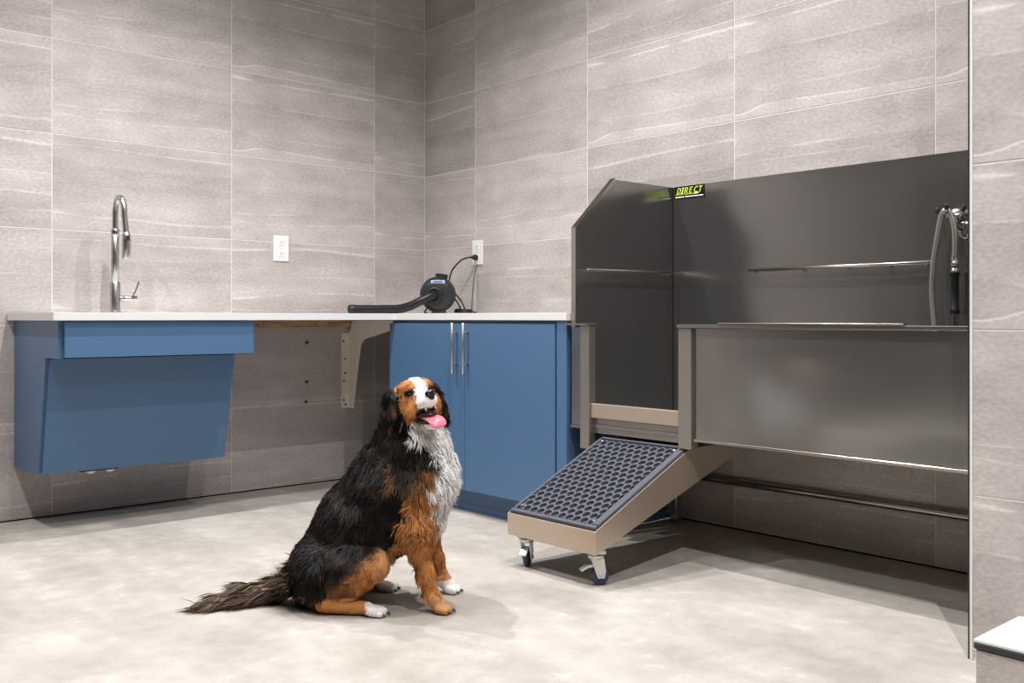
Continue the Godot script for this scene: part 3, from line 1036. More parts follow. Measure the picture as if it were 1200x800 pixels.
func build_ramp() -> void:
	var t := thing("access_ramp", "steel access ramp with black honeycomb rubber mat and two braked casters", "ramp", Vector3(-0.8, 0, 2.1))
	var z0 := 1.900
	var z1 := 2.312
	var lowp := Vector2(-1.050, 0.181)
	var top := Vector2(-0.585, 0.398)
	var d := (top - lowp).normalized()
	var side := PackedVector2Array([Vector2(-1.050, 0.107), Vector2(-0.26, 0.378), Vector2(-0.26, 0.400), top, lowp])
	var st := mb()
	prism(st, side, 2, z1 - 0.004, z1)
	part("side_plate", st, M.stainless_ramp, t)
	st = mb()
	prism(st, side, 2, z0, z0 + 0.004)
	part("side_plate", st, M.stainless_ramp, t)
	st = mb()
	box(st, Vector3(-1.054, 0.107, z0), Vector3(-1.049, 0.181, z1), 0.0015)
	part("front_plate", st, M.stainless_ramp, t)
	# deck under the mat
	var n2 := Vector2(-d.y, d.x)
	st = mb()
	var deck := PackedVector2Array([lowp - n2 * 0.014, top - n2 * 0.014, top - n2 * 0.010, lowp - n2 * 0.010])
	prism(st, deck, 2, z0 + 0.004, z1 - 0.004)
	box(st, Vector3(-0.585, 0.384, z0 + 0.004), Vector3(-0.27, 0.388, z1 - 0.004), 0.0)
	part("deck", st, M.stainless_ramp, t)
	# rubber mat: frame and honeycomb of round wells
	var len_ := lowp.distance_to(top)
	var es := Vector3(d.x, d.y, 0)
	var en := Vector3(-d.y, d.x, 0)
	var at := func(s: float, z: float, h: float) -> Vector3:
		return Vector3(lowp.x, lowp.y, 0) + es * s + Vector3(0, 0, z) + en * h
	st = mb()
	var s0 := 0.010
	var s1 := len_ - 0.004
	var m0 := z0 + 0.010
	var m1 := z1 - 0.012
	var slab := func(k: SurfaceTool, sa: float, sb: float, za: float, zb: float, ha: float, hb: float) -> void:
		var c := []
		for h: float in [ha, hb]:
			var e := 0.0 if h == ha else 0.002
			c.append([at.call(sa + e, za + e, h), at.call(sb - e, za + e, h), at.call(sb - e, zb - e, h), at.call(sa + e, zb - e, h)])
		quad(k, c[0][0], c[0][1], c[0][2], c[0][3], -en)
		quad(k, c[1][0], c[1][1], c[1][2], c[1][3], en)
		var ns := [Vector3(0, 0, -1), es, Vector3(0, 0, 1), -es]
		for i in 4:
			quad(k, c[0][i], c[0][(i + 1) % 4], c[1][(i + 1) % 4], c[1][i], (ns[i] + en * 0.2).normalized())
	slab.call(st, s0, s1, m0, m1, -0.0098, -0.0035)
	part("mat_backing", st, M.mat_rubber, t)
	st = mb()
	slab.call(st, s0 - 0.004, s0 + 0.012, m0 - 0.004, m1 + 0.004, -0.009, 0.0075)
	slab.call(st, s1 - 0.012, s1, m0, m1, -0.009, 0.0075)
	slab.call(st, s0 + 0.0121, s1 - 0.0121, m0 - 0.004, m0 + 0.010, -0.009, 0.0075)
	slab.call(st, s0 + 0.0121, s1 - 0.0121, m1 - 0.026, m1 + 0.004, -0.009, 0.0075)
	var pitch := 0.0335
	var dz := pitch
	var ds := pitch * 0.866
	var r_hole := 0.0140
	var row := 0
	var s := s0 + 0.024
	while s < s1 - 0.016:
		var z := m0 + 0.022 + (dz * 0.5 if row % 2 == 1 else 0.0)
		while z < m1 - 0.032:
			for k in 12:
				var a0 := TAU * k / 12.0
				var a1 := TAU * (k + 1) / 12.0
				var oh := pitch * 0.5
				var hexr := func(a: float) -> float:
					var f := fposmod(a + PI / 6.0, PI / 3.0) - PI / 6.0
					return oh / cos(f)
				var pt := func(a: float, r: float, h: float) -> Vector3:
					return at.call(s + sin(a) * r, z + cos(a) * r, h)
				var i0: Vector3 = pt.call(a0, r_hole, 0.0068)
				var i1: Vector3 = pt.call(a1, r_hole, 0.0068)
				var o0: Vector3 = pt.call(a0, hexr.call(a0), 0.0078)
				var o1: Vector3 = pt.call(a1, hexr.call(a1), 0.0078)
				var b0: Vector3 = pt.call(a0, r_hole - 0.0012, -0.0036)
				var b1: Vector3 = pt.call(a1, r_hole - 0.0012, -0.0036)
				quad(st, i0, i1, o1, o0, en)
				var ctr: Vector3 = at.call(s, z, 0.0)
				var w0 := (ctr - i0); w0 = (w0 - en * w0.dot(en)).normalized()
				var w1 := (ctr - i1); w1 = (w1 - en * w1.dot(en)).normalized()
				tri(st, i0, i1, b1, w0, w1, w1)
				tri(st, i0, b1, b0, w0, w1, w0)
			z += dz
		s += ds
		row += 1
	part("rubber_mat", st, M.mat_rubber, t, "dark honeycomb rubber mat")
	for g: Array in [[s0 + 0.030, m0 + 0.024], [s0 + 0.030, m1 - 0.030], [s1 - 0.030, m0 + 0.024], [s1 - 0.030, m1 - 0.030]]:
		st = mb()
		lathe(st, [Vector2(0.0075, 0), Vector2(0.0075, 0.001), Vector2(0.005, 0.0035), Vector2(0, 0.0045)], at.call(g[0], g[1], 0.0075), en, 12)
		part("rivet", st, M.chrome, t)
	# casters
	for c: Array in [[Vector3(-1.015, 0, 1.955), 0.55], [Vector3(-1.005, 0, 2.268), -0.5]]:
		var keep := O
		var root := Node3D.new()
		root.name = "caster"
		t.add_child(root, true)
		root.position = c[0] - O
		root.rotation.y = c[1]
		O = Vector3.ZERO
		st = mb()
		box(st, Vector3(-0.026, 0.100, -0.026), Vector3(0.026, 0.114, 0.026), 0.002)
		lathe(st, [Vector2(0.022, 0.084), Vector2(0.026, 0.088), Vector2(0.026, 0.096), Vector2(0.018, 0.101), Vector2(0, 0.101)], Vector3.ZERO, Vector3.UP, 18)
		part("swivel", st, M.zinc, root)
		var off := 0.012
		st = mb()
		for sz: float in [-1.0, 1.0]:
			prism(st, PackedVector2Array([Vector2(-0.022, 0.088), Vector2(0.022, 0.088), Vector2(off + 0.016, 0.045), Vector2(off + 0.012, 0.024), Vector2(off - 0.010, 0.024), Vector2(off - 0.018, 0.045)]), 2, sz * 0.0155 - 0.0015, sz * 0.0155 + 0.0015)
		box(st, Vector3(-0.022, 0.085, -0.017), Vector3(0.022, 0.089, 0.017), 0.001)
		part("fork", st, M.zinc, root)
		st = mb()
		lathe(st, [Vector2(0, -0.010), Vector2(0.022, -0.010), Vector2(0.0285, -0.008), Vector2(0.0305, -0.003), Vector2(0.0305, 0.003), Vector2(0.0285, 0.008), Vector2(0.022, 0.010), Vector2(0, 0.010)], Vector3(off, 0.0305, 0), Vector3.BACK, 28)
		part("wheel", st, M.wheel_blue, root, "dark blue rubber wheel")
		st = mb()
		cyl(st, Vector3(off, 0.0305, -0.021), Vector3(off, 0.0305, 0.021), 0.006, 10)
		part("axle", st, M.zinc, root)
		st = mb()
		prism(st, PackedVector2Array([Vector2(off - 0.012, 0.070), Vector2(-0.030, 0.066), Vector2(-0.052, 0.052), Vector2(-0.050, 0.047), Vector2(-0.028, 0.058), Vector2(off - 0.012, 0.062)]), 2, -0.012, 0.012)
		part("brake_pedal", st, M.zinc, root)
		O = keep

# ------------------------------------------------------------------ dog

# Fields are joined with a smooth minimum. A rounded cone is ["c", a, ra, b, rb, k], an ellipsoid ["e", centre, radii, basis, k].
func fill_field(f: PackedFloat32Array, lo: Vector3, nx: int, ny: int, nz: int, cell: float, prims: Array) -> PackedFloat32Array:
	for p: Array in prims:
		var cone: bool = p[0] == "c"
		var a: Vector3 = p[1]
		var k: float = p[5] if cone else p[4]
		var r0: float = p[2] if cone else 0.0
		var r1: float = p[4] if cone else 0.0
		var b: Vector3 = p[3] if cone else a
		var rad: Vector3 = Vector3.ONE if cone else p[2]
		var inv: Basis = Basis.IDENTITY if cone else (p[3] as Basis).transposed()
		var reach := (maxf(r0, r1) if cone else maxf(rad.x, maxf(rad.y, rad.z))) + k + cell * 3.0
		var mn := Vector3(minf(a.x, b.x), minf(a.y, b.y), minf(a.z, b.z)) - Vector3.ONE * reach
		var mx := Vector3(maxf(a.x, b.x), maxf(a.y, b.y), maxf(a.z, b.z)) + Vector3.ONE * reach
		var i0 := maxi(0, int((mn.x - lo.x) / cell)); var i1 := mini(nx - 1, int((mx.x - lo.x) / cell) + 1)
		var j0 := maxi(0, int((mn.y - lo.y) / cell)); var j1 := mini(ny - 1, int((mx.y - lo.y) / cell) + 1)
		var k0 := maxi(0, int((mn.z - lo.z) / cell)); var k1 := mini(nz - 1, int((mx.z - lo.z) / cell) + 1)
		var ab := b - a
		var il := 1.0 / maxf(ab.length_squared(), 1e-9)
		for kk in range(k0, k1 + 1):
			for jj in range(j0, j1 + 1):
				var at := (kk * ny + jj) * nx + i0
				for ii in range(i0, i1 + 1):
					var q := lo + Vector3(ii, jj, kk) * cell - a
					var d: float
					if cone:
						var t := clampf(q.dot(ab) * il, 0.0, 1.0)
						d = (q - ab * t).length() - (r0 + (r1 - r0) * t)
					else:
						q = inv * q
						var e0 := (q / rad).length()
						d = e0 * (e0 - 1.0) / maxf((q / (rad * rad)).length(), 1e-6)
					var o := f[at]
					var h := k - absf(o - d)
					f[at] = minf(o, d) - (h * h / k * 0.25 if h > 0.0 else 0.0)
					at += 1
	return f

# surface nets: one point in each crossed cell, one quad round each crossed edge; returns [points, normals, indices]
func surface_nets(lo: Vector3, hi: Vector3, cell: float, prims: Array) -> Array:
	var nx := int((hi.x - lo.x) / cell) + 2
	var ny := int((hi.y - lo.y) / cell) + 2
	var nz := int((hi.z - lo.z) / cell) + 2
	var f := PackedFloat32Array()
	f.resize(nx * ny * nz)
	f.fill(1.0)
	f = fill_field(f, lo, nx, ny, nz, cell, prims)
	var sx := 1
	var sy := nx
	var sz := nx * ny
	var ids := PackedInt32Array()
	ids.resize(f.size())
	ids.fill(-1)
	var pts := PackedVector3Array()
	var nor := PackedVector3Array()
	var far := cell * 2.2
	var corner := [0, sx, sy, sx + sy, sz, sx + sz, sy + sz, sx + sy + sz]
	var off := [Vector3(0, 0, 0), Vector3(1, 0, 0), Vector3(0, 1, 0), Vector3(1, 1, 0), Vector3(0, 0, 1), Vector3(1, 0, 1), Vector3(0, 1, 1), Vector3(1, 1, 1)]
	var edges := [[0, 1], [2, 3], [4, 5], [6, 7], [0, 2], [1, 3], [4, 6], [5, 7], [0, 4], [1, 5], [2, 6], [3, 7]]
	for k in nz - 1:
		for j in ny - 1:
			var at := (k * ny + j) * nx
			for i in nx - 1:
				var v0 := f[at]
				if v0 < far and v0 > -far:
					var inside := 0
					for c: int in corner:
						if f[at + c] < 0.0:
							inside += 1
					if inside > 0 and inside < 8:
						var sum := Vector3.ZERO
						var n := 0
						for e: Array in edges:
							var fa := f[at + corner[e[0]]]
							var fb := f[at + corner[e[1]]]
							if (fa < 0.0) != (fb < 0.0):
								sum += (off[e[0]] as Vector3).lerp(off[e[1]], fa / (fa - fb))
								n += 1
						ids[at] = pts.size()
						pts.append(lo + (Vector3(i, j, k) + sum / n) * cell)
						var g := Vector3(f[at + sx] - v0 + f[at + sx + sy + sz] - f[at + sy + sz], f[at + sy] - v0 + f[at + sx + sy + sz] - f[at + sx + sz], f[at + sz] - v0 + f[at + sx + sy + sz] - f[at + sx + sy])
						nor.append(g.normalized())
				at += 1
	var ix := PackedInt32Array()
	for k in range(1, nz - 1):
		for j in range(1, ny - 1):
			var at := (k * ny + j) * nx + 1
			for i in range(1, nx - 1):
				var v0 := f[at]
				if v0 < far and v0 > -far:
					for ax in 3:
						var s: int = [sx, sy, sz][ax]
						var v1 := f[at + s]
						if (v0 < 0.0) != (v1 < 0.0):
							var u: int = [sy, sz, sx][ax]
							var w: int = [sz, sx, sy][ax]
							var q := [ids[at], ids[at - u], ids[at - u - w], ids[at - w]]
							if q[0] < 0 or q[1] < 0 or q[2] < 0 or q[3] < 0:
								continue
							if v0 < 0.0:
								ix.append_array(PackedInt32Array([q[0], q[2], q[1], q[0], q[3], q[2]]))
							else:
								ix.append_array(PackedInt32Array([q[0], q[1], q[2], q[0], q[2], q[3]]))
				at += 1
	return [pts, nor, ix]

const BLACK := Vector3(0.008, 0.007, 0.007)
const SOOT := Vector3(0.050, 0.034, 0.026)
const BROWN := Vector3(0.16, 0.068, 0.026)
const TAN := Vector3(0.56, 0.235, 0.075)
const SAND := Vector3(0.62, 0.38, 0.20)
const WHITE := Vector3(0.97, 0.945, 0.91)
const GREY := Vector3(0.17, 0.14, 0.115)

var nz_a: FastNoiseLite
var nz_b: FastNoiseLite
var head_at := Transform3D()

func table(rows: Array, v: float) -> float:
	for i in rows.size() - 1:
		if v <= rows[i + 1][0]:
			return lerpf(rows[i][1], rows[i + 1][1], clampf((v - rows[i][0]) / (rows[i + 1][0] - rows[i][0]), 0.0, 1.0))
	return rows[-1][1]

# coat colour on the body, in the dog's own frame: x forward, y up, z to its right
func coat(p: Vector3) -> Vector3:
	var j := nz_a.get_noise_3dv(p * 100.0) * 0.02
	var j2 := nz_b.get_noise_3dv(p * 100.0)
	var c := BLACK.lerp(SOOT, clampf(j2 * 1.6, 0.0, 1.0))
	if p.x < -0.235 and p.y < 0.13:                                   # tail
		c = SOOT.lerp(GREY, clampf(0.55 + j2 * 1.5, 0.0, 1.0))
		if p.x > -0.30:
			c = BLACK.lerp(c, clampf((-0.245 - p.x) / 0.05, 0.0, 1.0))
		return c
	var ub := table([[0.15, 0.21], [0.20, 0.160], [0.28, 0.160], [0.371, 0.160], [0.408, 0.170], [0.433, 0.174], [0.457, 0.160], [0.482, 0.138], [0.505, 0.110], [0.525, 0.098], [0.60, 0.092]], p.y)
	if p.y > 0.19 and p.y < 0.62 and p.x + j * 0.7 > ub and (p.y > 0.27 or absf(p.z) < 0.055):
		return WHITE
	# front legs, shoulders
	if p.x > 0.05 and p.y < 0.44:
		var edge := 0.088 + (p.y - 0.277) * 0.34
		if p.y < 0.25:
			edge = 0.082
		var legs := p.y < 0.21 or absf(p.z) > 0.045
		if p.x + j > edge and legs:
			if p.z < -0.03 and p.y < 0.045:
				return WHITE
			if p.y < 0.06:
				return TAN.lerp(SAND, 0.5 + j2 * 0.6)
			var t := clampf((0.42 - p.y + j) / 0.10, 0.0, 1.0)
			return BROWN.lerp(TAN, clampf(t + j2 * 0.9 - 0.1, 0.0, 1.0)).lerp(c, clampf((p.y - 0.40) / 0.03, 0.0, 1.0))
	if p.x > 0.04 and p.y > 0.36 and p.y < 0.47 and j2 > -0.05:
		c = c.lerp(BROWN, clampf(j2 * 2.5 + 0.1, 0.0, 0.7))
	# hind legs
	if absf(p.z) > 0.05 and p.x > -0.18 and p.y < 0.20:
		if p.y < 0.052 + j * 0.3:
			if p.x > -0.012 + j * 0.3:
				return WHITE
			return TAN.lerp(SAND, clampf(j2, 0.0, 0.4))
		var line := 0.035 + (p.x + 0.15) * 0.72                     # upper edge of the tan on the thigh
		if p.y + j < line + 0.035:
			var k := clampf((line + 0.035 - p.y - j) / 0.03, 0.0, 1.0)
			var tn := TAN.lerp(BROWN, clampf(0.55 - (p.x + 0.02) * 7.0 + j2 * 1.3, 0.0, 0.9))
			if p.x > 0.015:
				tn = TAN.lerp(SAND, 0.4)
			return c.lerp(tn, k)
	return c

# coat colour on the head, in the head's frame: x to the photo's right, y up, z to the nose
func face(p: Vector3) -> Vector3:
	var j := nz_a.get_noise_3dv(p * 160.0) * 0.010
	var j2 := nz_b.get_noise_3dv(p * 160.0)
	var ax := absf(p.x)
	if ax > 0.056 + j and p.y < 0.06 and p.z < 0.03:               # ears
		return BLACK.lerp(BROWN, clampf(j2 * 1.8 + (0.5 if p.z < -0.045 else -0.1), 0.0, 0.9))
	if p.y < -0.060 + j:                                            # chin and throat
		if p.z > -0.02 or ax < 0.035:
			return WHITE
		return BLACK.lerp(BROWN, clampf(j2 * 1.5, 0.0, 0.6))
	if p.z > 0.066 + j and ax < 0.045:                              # muzzle
		return WHITE
	var blaze := table([[-0.03, 0.005], [0.02, 0.0095], [0.05, 0.013], [0.07, 0.028]], p.z)
	if ax + j * 0.5 < blaze and p.y > -0.02 and p.z > -0.035:
		return WHITE
	if Vector2(ax - 0.031, (p.y - 0.018) * 1.3).length() < 0.0108 and p.z > 0.02:
		return BLACK                                                # dark rims of the eyes
	if p.y > -0.015 and p.y < 0.010 and p.z > 0.03 and ax > 0.012 and ax < 0.03:
		return WHITE.lerp(TAN, clampf((ax - 0.018) / 0.012, 0.0, 1.0))
	if p.z > -0.03 and p.y < 0.060:
		var t := TAN.lerp(BROWN, clampf(0.42 + j2 * 1.2 - p.z * 9.0, 0.0, 0.92))
		if p.y > 0.034 and ax < 0.045 and p.z > 0.012:
			t = TAN
		return t
	return BROWN.lerp(BLACK, clampf(0.35 - j2 * 1.4 - p.z * 4.0, 0.0, 1.0))

func body_prims() -> Array:
	var P := []
	var add := func(a: Vector3, ra: float, b: Vector3, rb: float, k: float) -> void:
		P.append(["c", a, ra, b, rb, k])
	var e := func(c: Vector3, r: Vector3, k: float, deg := 0.0) -> void:
		P.append(["e", c, r, Basis(Vector3.BACK, deg_to_rad(deg)), k])
	# trunk
	add.call(Vector3(-0.142, 0.118, 0), 0.098, Vector3(-0.050, 0.245, 0), 0.106, 0.05)
	add.call(Vector3(-0.050, 0.245, 0), 0.106, Vector3(0.046, 0.352, 0), 0.108, 0.05)
	add.call(Vector3(0.046, 0.352, 0), 0.106, Vector3(0.118, 0.385, 0), 0.096, 0.05)
	add.call(Vector3(0.046, 0.362, 0), 0.100, Vector3(0.085, 0.475, 0.008), 0.080, 0.05)
	add.call(Vector3(0.118, 0.385, 0), 0.094, Vector3(0.106, 0.475, 0.012), 0.080, 0.05)
	add.call(Vector3(0.106, 0.475, 0.012), 0.080, Vector3(0.098, 0.56, 0.035), 0.066, 0.04)
	add.call(Vector3(0.125, 0.36, 0), 0.088, Vector3(0.125, 0.265, 0), 0.062, 0.05)       # breastbone
	add.call(Vector3(-0.02, 0.19, 0), 0.085, Vector3(0.085, 0.235, 0), 0.080, 0.05)       # belly
	e.call(Vector3(-0.15, 0.085, 0), Vector3(0.095, 0.085, 0.115), 0.05)                   # haunches on the floor
	for s: float in [1.0, -1.0]:
		# shoulder and foreleg
		var dx := 0.0 if s > 0.0 else 0.012
		add.call(Vector3(0.105, 0.345, 0.060 * s), 0.062, Vector3(0.112 + dx, 0.245, 0.082 * s), 0.046, 0.04)
		add.call(Vector3(0.112 + dx, 0.245, 0.082 * s), 0.044, Vector3(0.134 + dx, 0.180, 0.090 * s), 0.031, 0.03)
		add.call(Vector3(0.134 + dx, 0.180, 0.090 * s), 0.031, Vector3(0.156 + dx, 0.105, 0.098 * s), 0.0225, 0.02)
		add.call(Vector3(0.156 + dx, 0.105, 0.098 * s), 0.0225, Vector3(0.172 + dx, 0.045, 0.101 * s), 0.0205, 0.02)
		add.call(Vector3(0.172 + dx, 0.045, 0.101 * s), 0.0205, Vector3(0.196 + dx, 0.021, 0.103 * s), 0.021, 0.02)
		for t in 4:
			var oz := (t - 1.5) * 0.0145
			var l := 0.016 if t == 0 or t == 3 else 0.026
			add.call(Vector3(0.190 + dx, 0.016, 0.103 * s + oz * 0.8), 0.012, Vector3(0.194 + dx + l, 0.0115, 0.103 * s + oz * 1.15), 0.0105, 0.006)
		# thigh, shank, foot
		add.call(Vector3(-0.135, 0.115, 0.068 * s), 0.080, Vector3(-0.060, 0.125, 0.098 * s), 0.066, 0.04)
		add.call(Vector3(-0.060, 0.125, 0.098 * s), 0.064, Vector3(0.006, 0.137, 0.112 * s), 0.042, 0.03)
		add.call(Vector3(0.006, 0.137, 0.112 * s), 0.040, Vector3(-0.055, 0.080, 0.114 * s), 0.032, 0.02)
		add.call(Vector3(-0.055, 0.080, 0.114 * s), 0.030, Vector3(-0.132, 0.034, 0.116 * s), 0.0215, 0.016)
		add.call(Vector3(-0.140, 0.026, 0.116 * s), 0.0205, Vector3(-0.012, 0.021, 0.126 * s), 0.0185, 0.012)
		for t in 4:
			var oz := (t - 1.5) * 0.0135
			var l := 0.018 if t == 0 or t == 3 else 0.027
			add.call(Vector3(-0.008, 0.017, 0.128 * s + oz * 0.7), 0.0125, Vector3(0.010 + l, 0.0112, 0.129 * s + oz * 1.15), 0.0102, 0.006)
	# tail
	add.call(Vector3(-0.21, 0.070, -0.015), 0.032, Vector3(-0.275, 0.046, 0.0), 0.026, 0.03)
	add.call(Vector3(-0.275, 0.046, 0.0), 0.026, Vector3(-0.37, 0.034, 0.035), 0.023, 0.02)
	add.call(Vector3(-0.37, 0.034, 0.035), 0.023, Vector3(-0.44, 0.024, 0.066), 0.015, 0.02)
	add.call(Vector3(-0.44, 0.024, 0.066), 0.015, Vector3(-0.485, 0.011, 0.082), 0.006, 0.01)
	return P

func head_prims() -> Array:
	var P := []
	P.append(["e", Vector3(0, 0.010, -0.014), Vector3(0.061, 0.054, 0.068), Basis.IDENTITY, 0.02])
	P.append(["e", Vector3(0, 0.028, 0.018), Vector3(0.043, 0.030, 0.040), Basis.IDENTITY, 0.02])
	for s: float in [1.0, -1.0]:
		P.append(["e", Vector3(0.034 * s, -0.026, 0.008), Vector3(0.032, 0.038, 0.042), Basis.IDENTITY, 0.02])
		P.append(["e", Vector3(0.028 * s, 0.036, 0.034), Vector3(0.015, 0.009, 0.014), Basis.IDENTITY, 0.012])        # brow
		P.append(["c", Vector3(0.015 * s, -0.022, 0.050), 0.0175, Vector3(0.009 * s, -0.022, 0.090), 0.0135, 0.012])     # flews
		# hanging ears
		P.append(["e", Vector3(0.066 * s, 0.026, -0.022), Vector3(0.018, 0.024, 0.030), Basis(Vector3.BACK, 0.5 * s), 0.014])
		P.append(["e", Vector3(0.080 * s, -0.026, -0.024), Vector3(0.0125, 0.058, 0.033), Basis(Vector3.BACK, 0.10 * s), 0.014])
	P.append(["c", Vector3(0, -0.008, 0.036), 0.028, Vector3(0, -0.011, 0.094), 0.0165, 0.014])
	P.append(["c", Vector3(0, -0.050, 0.000), 0.030, Vector3(0, -0.074, 0.045), 0.019, 0.014])
	P.append(["c", Vector3(0, -0.074, 0.045), 0.019, Vector3(0, -0.087, 0.070), 0.0135, 0.010])
	P.append(["c", Vector3(0, -0.035, -0.035), 0.058, Vector3(0, -0.095, -0.055), 0.060, 0.02])                       # throat
	return P

func build_dog() -> void:
	nz_a = noise(51, 1.0, 3)
	nz_a.frequency = 0.35
	nz_b = noise(53, 1.0, 3)
	nz_b.frequency = 0.22
	var base := Vector3(-1.628, 0.0, 1.969)
	var t := thing("sitting_dog", "black, tan and white long-haired dog sitting with its mouth open", "dog", base, deg_to_rad(-41.53))
	O = Vector3.ZERO
	# head frame
	var yaw := deg_to_rad(29.0)
	var pitch := deg_to_rad(15.0)
	var F := Vector3(sin(yaw) * cos(pitch), sin(pitch), cos(yaw) * cos(pitch))
	var X := Vector3(cos(yaw), 0, -sin(yaw))
	var hb := Basis(X, F.cross(X), F)
	hb = hb * Basis(Vector3.BACK, deg_to_rad(10.0))
	head_at = Transform3D(hb, Vector3(0.120, 0.604, 0.060))
	var body := surface_nets(Vector3(-0.56, -0.02, -0.20), Vector3(0.28, 0.66, 0.20), 0.0062, body_prims())
	var head := surface_nets(Vector3(-0.12, -0.18, -0.14), Vector3(0.12, 0.09, 0.14), 0.0042, head_prims())
	# one skin
	var pos := PackedVector3Array()
	var nor := PackedVector3Array()
	var col := PackedColorArray()
	var idx := PackedInt32Array()
	var body_n: int = body[0].size()
	for i in body_n:
		var p: Vector3 = body[0][i]
		p.y = maxf(p.y, 0.0005)
		pos.append(p)
		nor.append(body[1][i])
		var c := coat(p)
		col.append(Color(c.x, c.y, c.z))
	for i in (head[0] as PackedVector3Array).size():
		pos.append(head_at * head[0][i])
		nor.append(hb * head[1][i])
		var c := face(head[0][i])
		col.append(Color(c.x, c.y, c.z))
	idx.append_array(body[2])
	for i: int in head[2]:
		idx.append(i + body_n)
	var arr := []
	arr.resize(Mesh.ARRAY_MAX)
	arr[Mesh.ARRAY_VERTEX] = pos
	arr[Mesh.ARRAY_NORMAL] = nor
	arr[Mesh.ARRAY_COLOR] = col
	arr[Mesh.ARRAY_INDEX] = idx
	var am := ArrayMesh.new()
	am.add_surface_from_arrays(Mesh.PRIMITIVE_TRIANGLES, arr)
	am.surface_set_material(0, M.dog_skin)
	var skin := MeshInstance3D.new()
	skin.name = "body"
	skin.mesh = am
	t.add_child(skin)

	grow_fur(t, "fur", pos, nor, idx, body_n)

	# face
	var at := func(p: Vector3) -> Vector3:
		return head_at * p
	var st := mb()
	for s: float in [1.0, -1.0]:
		st = mb()
		ball(st, at.call(Vector3(0.0305 * s, 0.019, 0.048)), Vector3(0.0105, 0.0105, 0.0105), hb, 18, 12)
		part("eye", st, M.dog_eye, t)
	st = mb()
	ball(st, at.call(Vector3(0, -0.001, 0.106)), Vector3(0.0165, 0.0120, 0.0115), hb, 20, 14)
	ball(st, at.call(Vector3(0, -0.011, 0.106)), Vector3(0.0105, 0.0105, 0.0085), hb, 16, 10)
	var nose := part("nose", st, M.dog_nose, t)
	for s: float in [1.0, -1.0]:
		st = mb()
		ball(st, at.call(Vector3(0.0085 * s, -0.004, 0.1145)), Vector3(0.0035, 0.0028, 0.003), hb, 10, 8)
		part("nostril", st, M.black_rubber, nose)
	st = mb()
	ball(st, at.call(Vector3(0, -0.050, 0.040)), Vector3(0.0285, 0.020, 0.044), hb * Basis(Vector3.RIGHT, 0.30), 20, 12)
	part("mouth", st, M.dog_mouth, t)
	# lips
	st = mb()
	for s: float in [1.0, -1.0]:
		tube(st, smooth_path([at.call(Vector3(0.006 * s, -0.033, 0.090)), at.call(Vector3(0.018 * s, -0.036, 0.072)), at.call(Vector3(0.027 * s, -0.041, 0.048)), at.call(Vector3(0.036 * s, -0.053, 0.024)), at.call(Vector3(0.030 * s, -0.063, 0.036)), at.call(Vector3(0.022 * s, -0.073, 0.058)), at.call(Vector3(0.010 * s, -0.080, 0.076))], 5), 0.0036, 0.0050, 8)
	part("lips", st, M.dog_nose, t)
	# tongue: a flattened strip that rolls over the lower teeth
	st = mb()
	var way := smooth_path([Vector3(0, -0.056, 0.030), Vector3(0, -0.061, 0.055), Vector3(0.002, -0.068, 0.078), Vector3(0.004, -0.080, 0.093), Vector3(0.005, -0.093, 0.098), Vector3(0.005, -0.101, 0.097)], 5)
	var rows := []
	for i in way.size():
		var tt := float(i) / (way.size() - 1)
		var wd := 0.021 + 0.005 * sin(tt * PI)
		if tt > 0.75:
			wd *= sqrt(maxf(0.0, 1.0 - pow((tt - 0.75) / 0.25, 2.0)))
		var dir: Vector3 = ((way[mini(i + 1, way.size() - 1)] as Vector3) - (way[maxi(i - 1, 0)] as Vector3)).normalized()
		var up := dir.cross(Vector3.RIGHT) * -1.0
		var ring := []
		for k in 14:
			var a := TAU * k / 14.0
			var q: Vector3 = way[i] + Vector3.RIGHT * cos(a) * wd + up * (sin(a) * 0.0045 - (0.003 * (1.0 - absf(cos(a))) if sin(a) > 0.0 else 0.0))
			ring.append([at.call(q), hb * (Vector3.RIGHT * cos(a) * 0.3 + up * sin(a)).normalized()])
		rows.append(ring)
	for i in rows.size() - 1:
		for k in 14:
			var a: Array = rows[i][k]
			var b: Array = rows[i][(k + 1) % 14]
			var c: Array = rows[i + 1][(k + 1) % 14]
			var d: Array = rows[i + 1][k]
			tri(st, a[0], b[0], c[0], a[1], b[1], c[1])
			tri(st, a[0], c[0], d[0], a[1], c[1], d[1])
	part("tongue", st, M.dog_tongue, t)
	for s: float in [1.0, -1.0]:
		st = mb()
		lathe(st, [Vector2(0.004, 0), Vector2(0.003, 0.006), Vector2(0, 0.012)], at.call(Vector3(0.015 * s, -0.034, 0.084)), hb * Vector3(0, -1, 0), 8)
		part("tooth", st, M.dog_tooth, t)
		st = mb()
		lathe(st, [Vector2(0.0035, 0), Vector2(0.0028, 0.005), Vector2(0, 0.010)], at.call(Vector3(0.0165 * s, -0.077, 0.066)), hb * Vector3(0, 1, 0.2), 8)
		part("tooth", st, M.dog_tooth, t)
	# claws
	for s: float in [1.0, -1.0]:
		for k in 4:
			var oz := (k - 1.5) * 0.0145
			var l := 0.016 if k == 0 or k == 3 else 0.026
			var dx := 0.0 if s > 0.0 else 0.012
			for foot in 2:
				var c := Vector3(0.203 + dx + l, 0.008, 0.103 * s + oz * 1.15) if foot == 0 else Vector3(0.020 + l, 0.008, 0.129 * s + oz * 1.07)
				st = mb()
				tube(st, [c, c + Vector3(0.006, -0.001, 0), c + Vector3(0.010, -0.005, 0)], 0.003, 0.001, 6)
				part("claw", st, M.dog_claw, t)

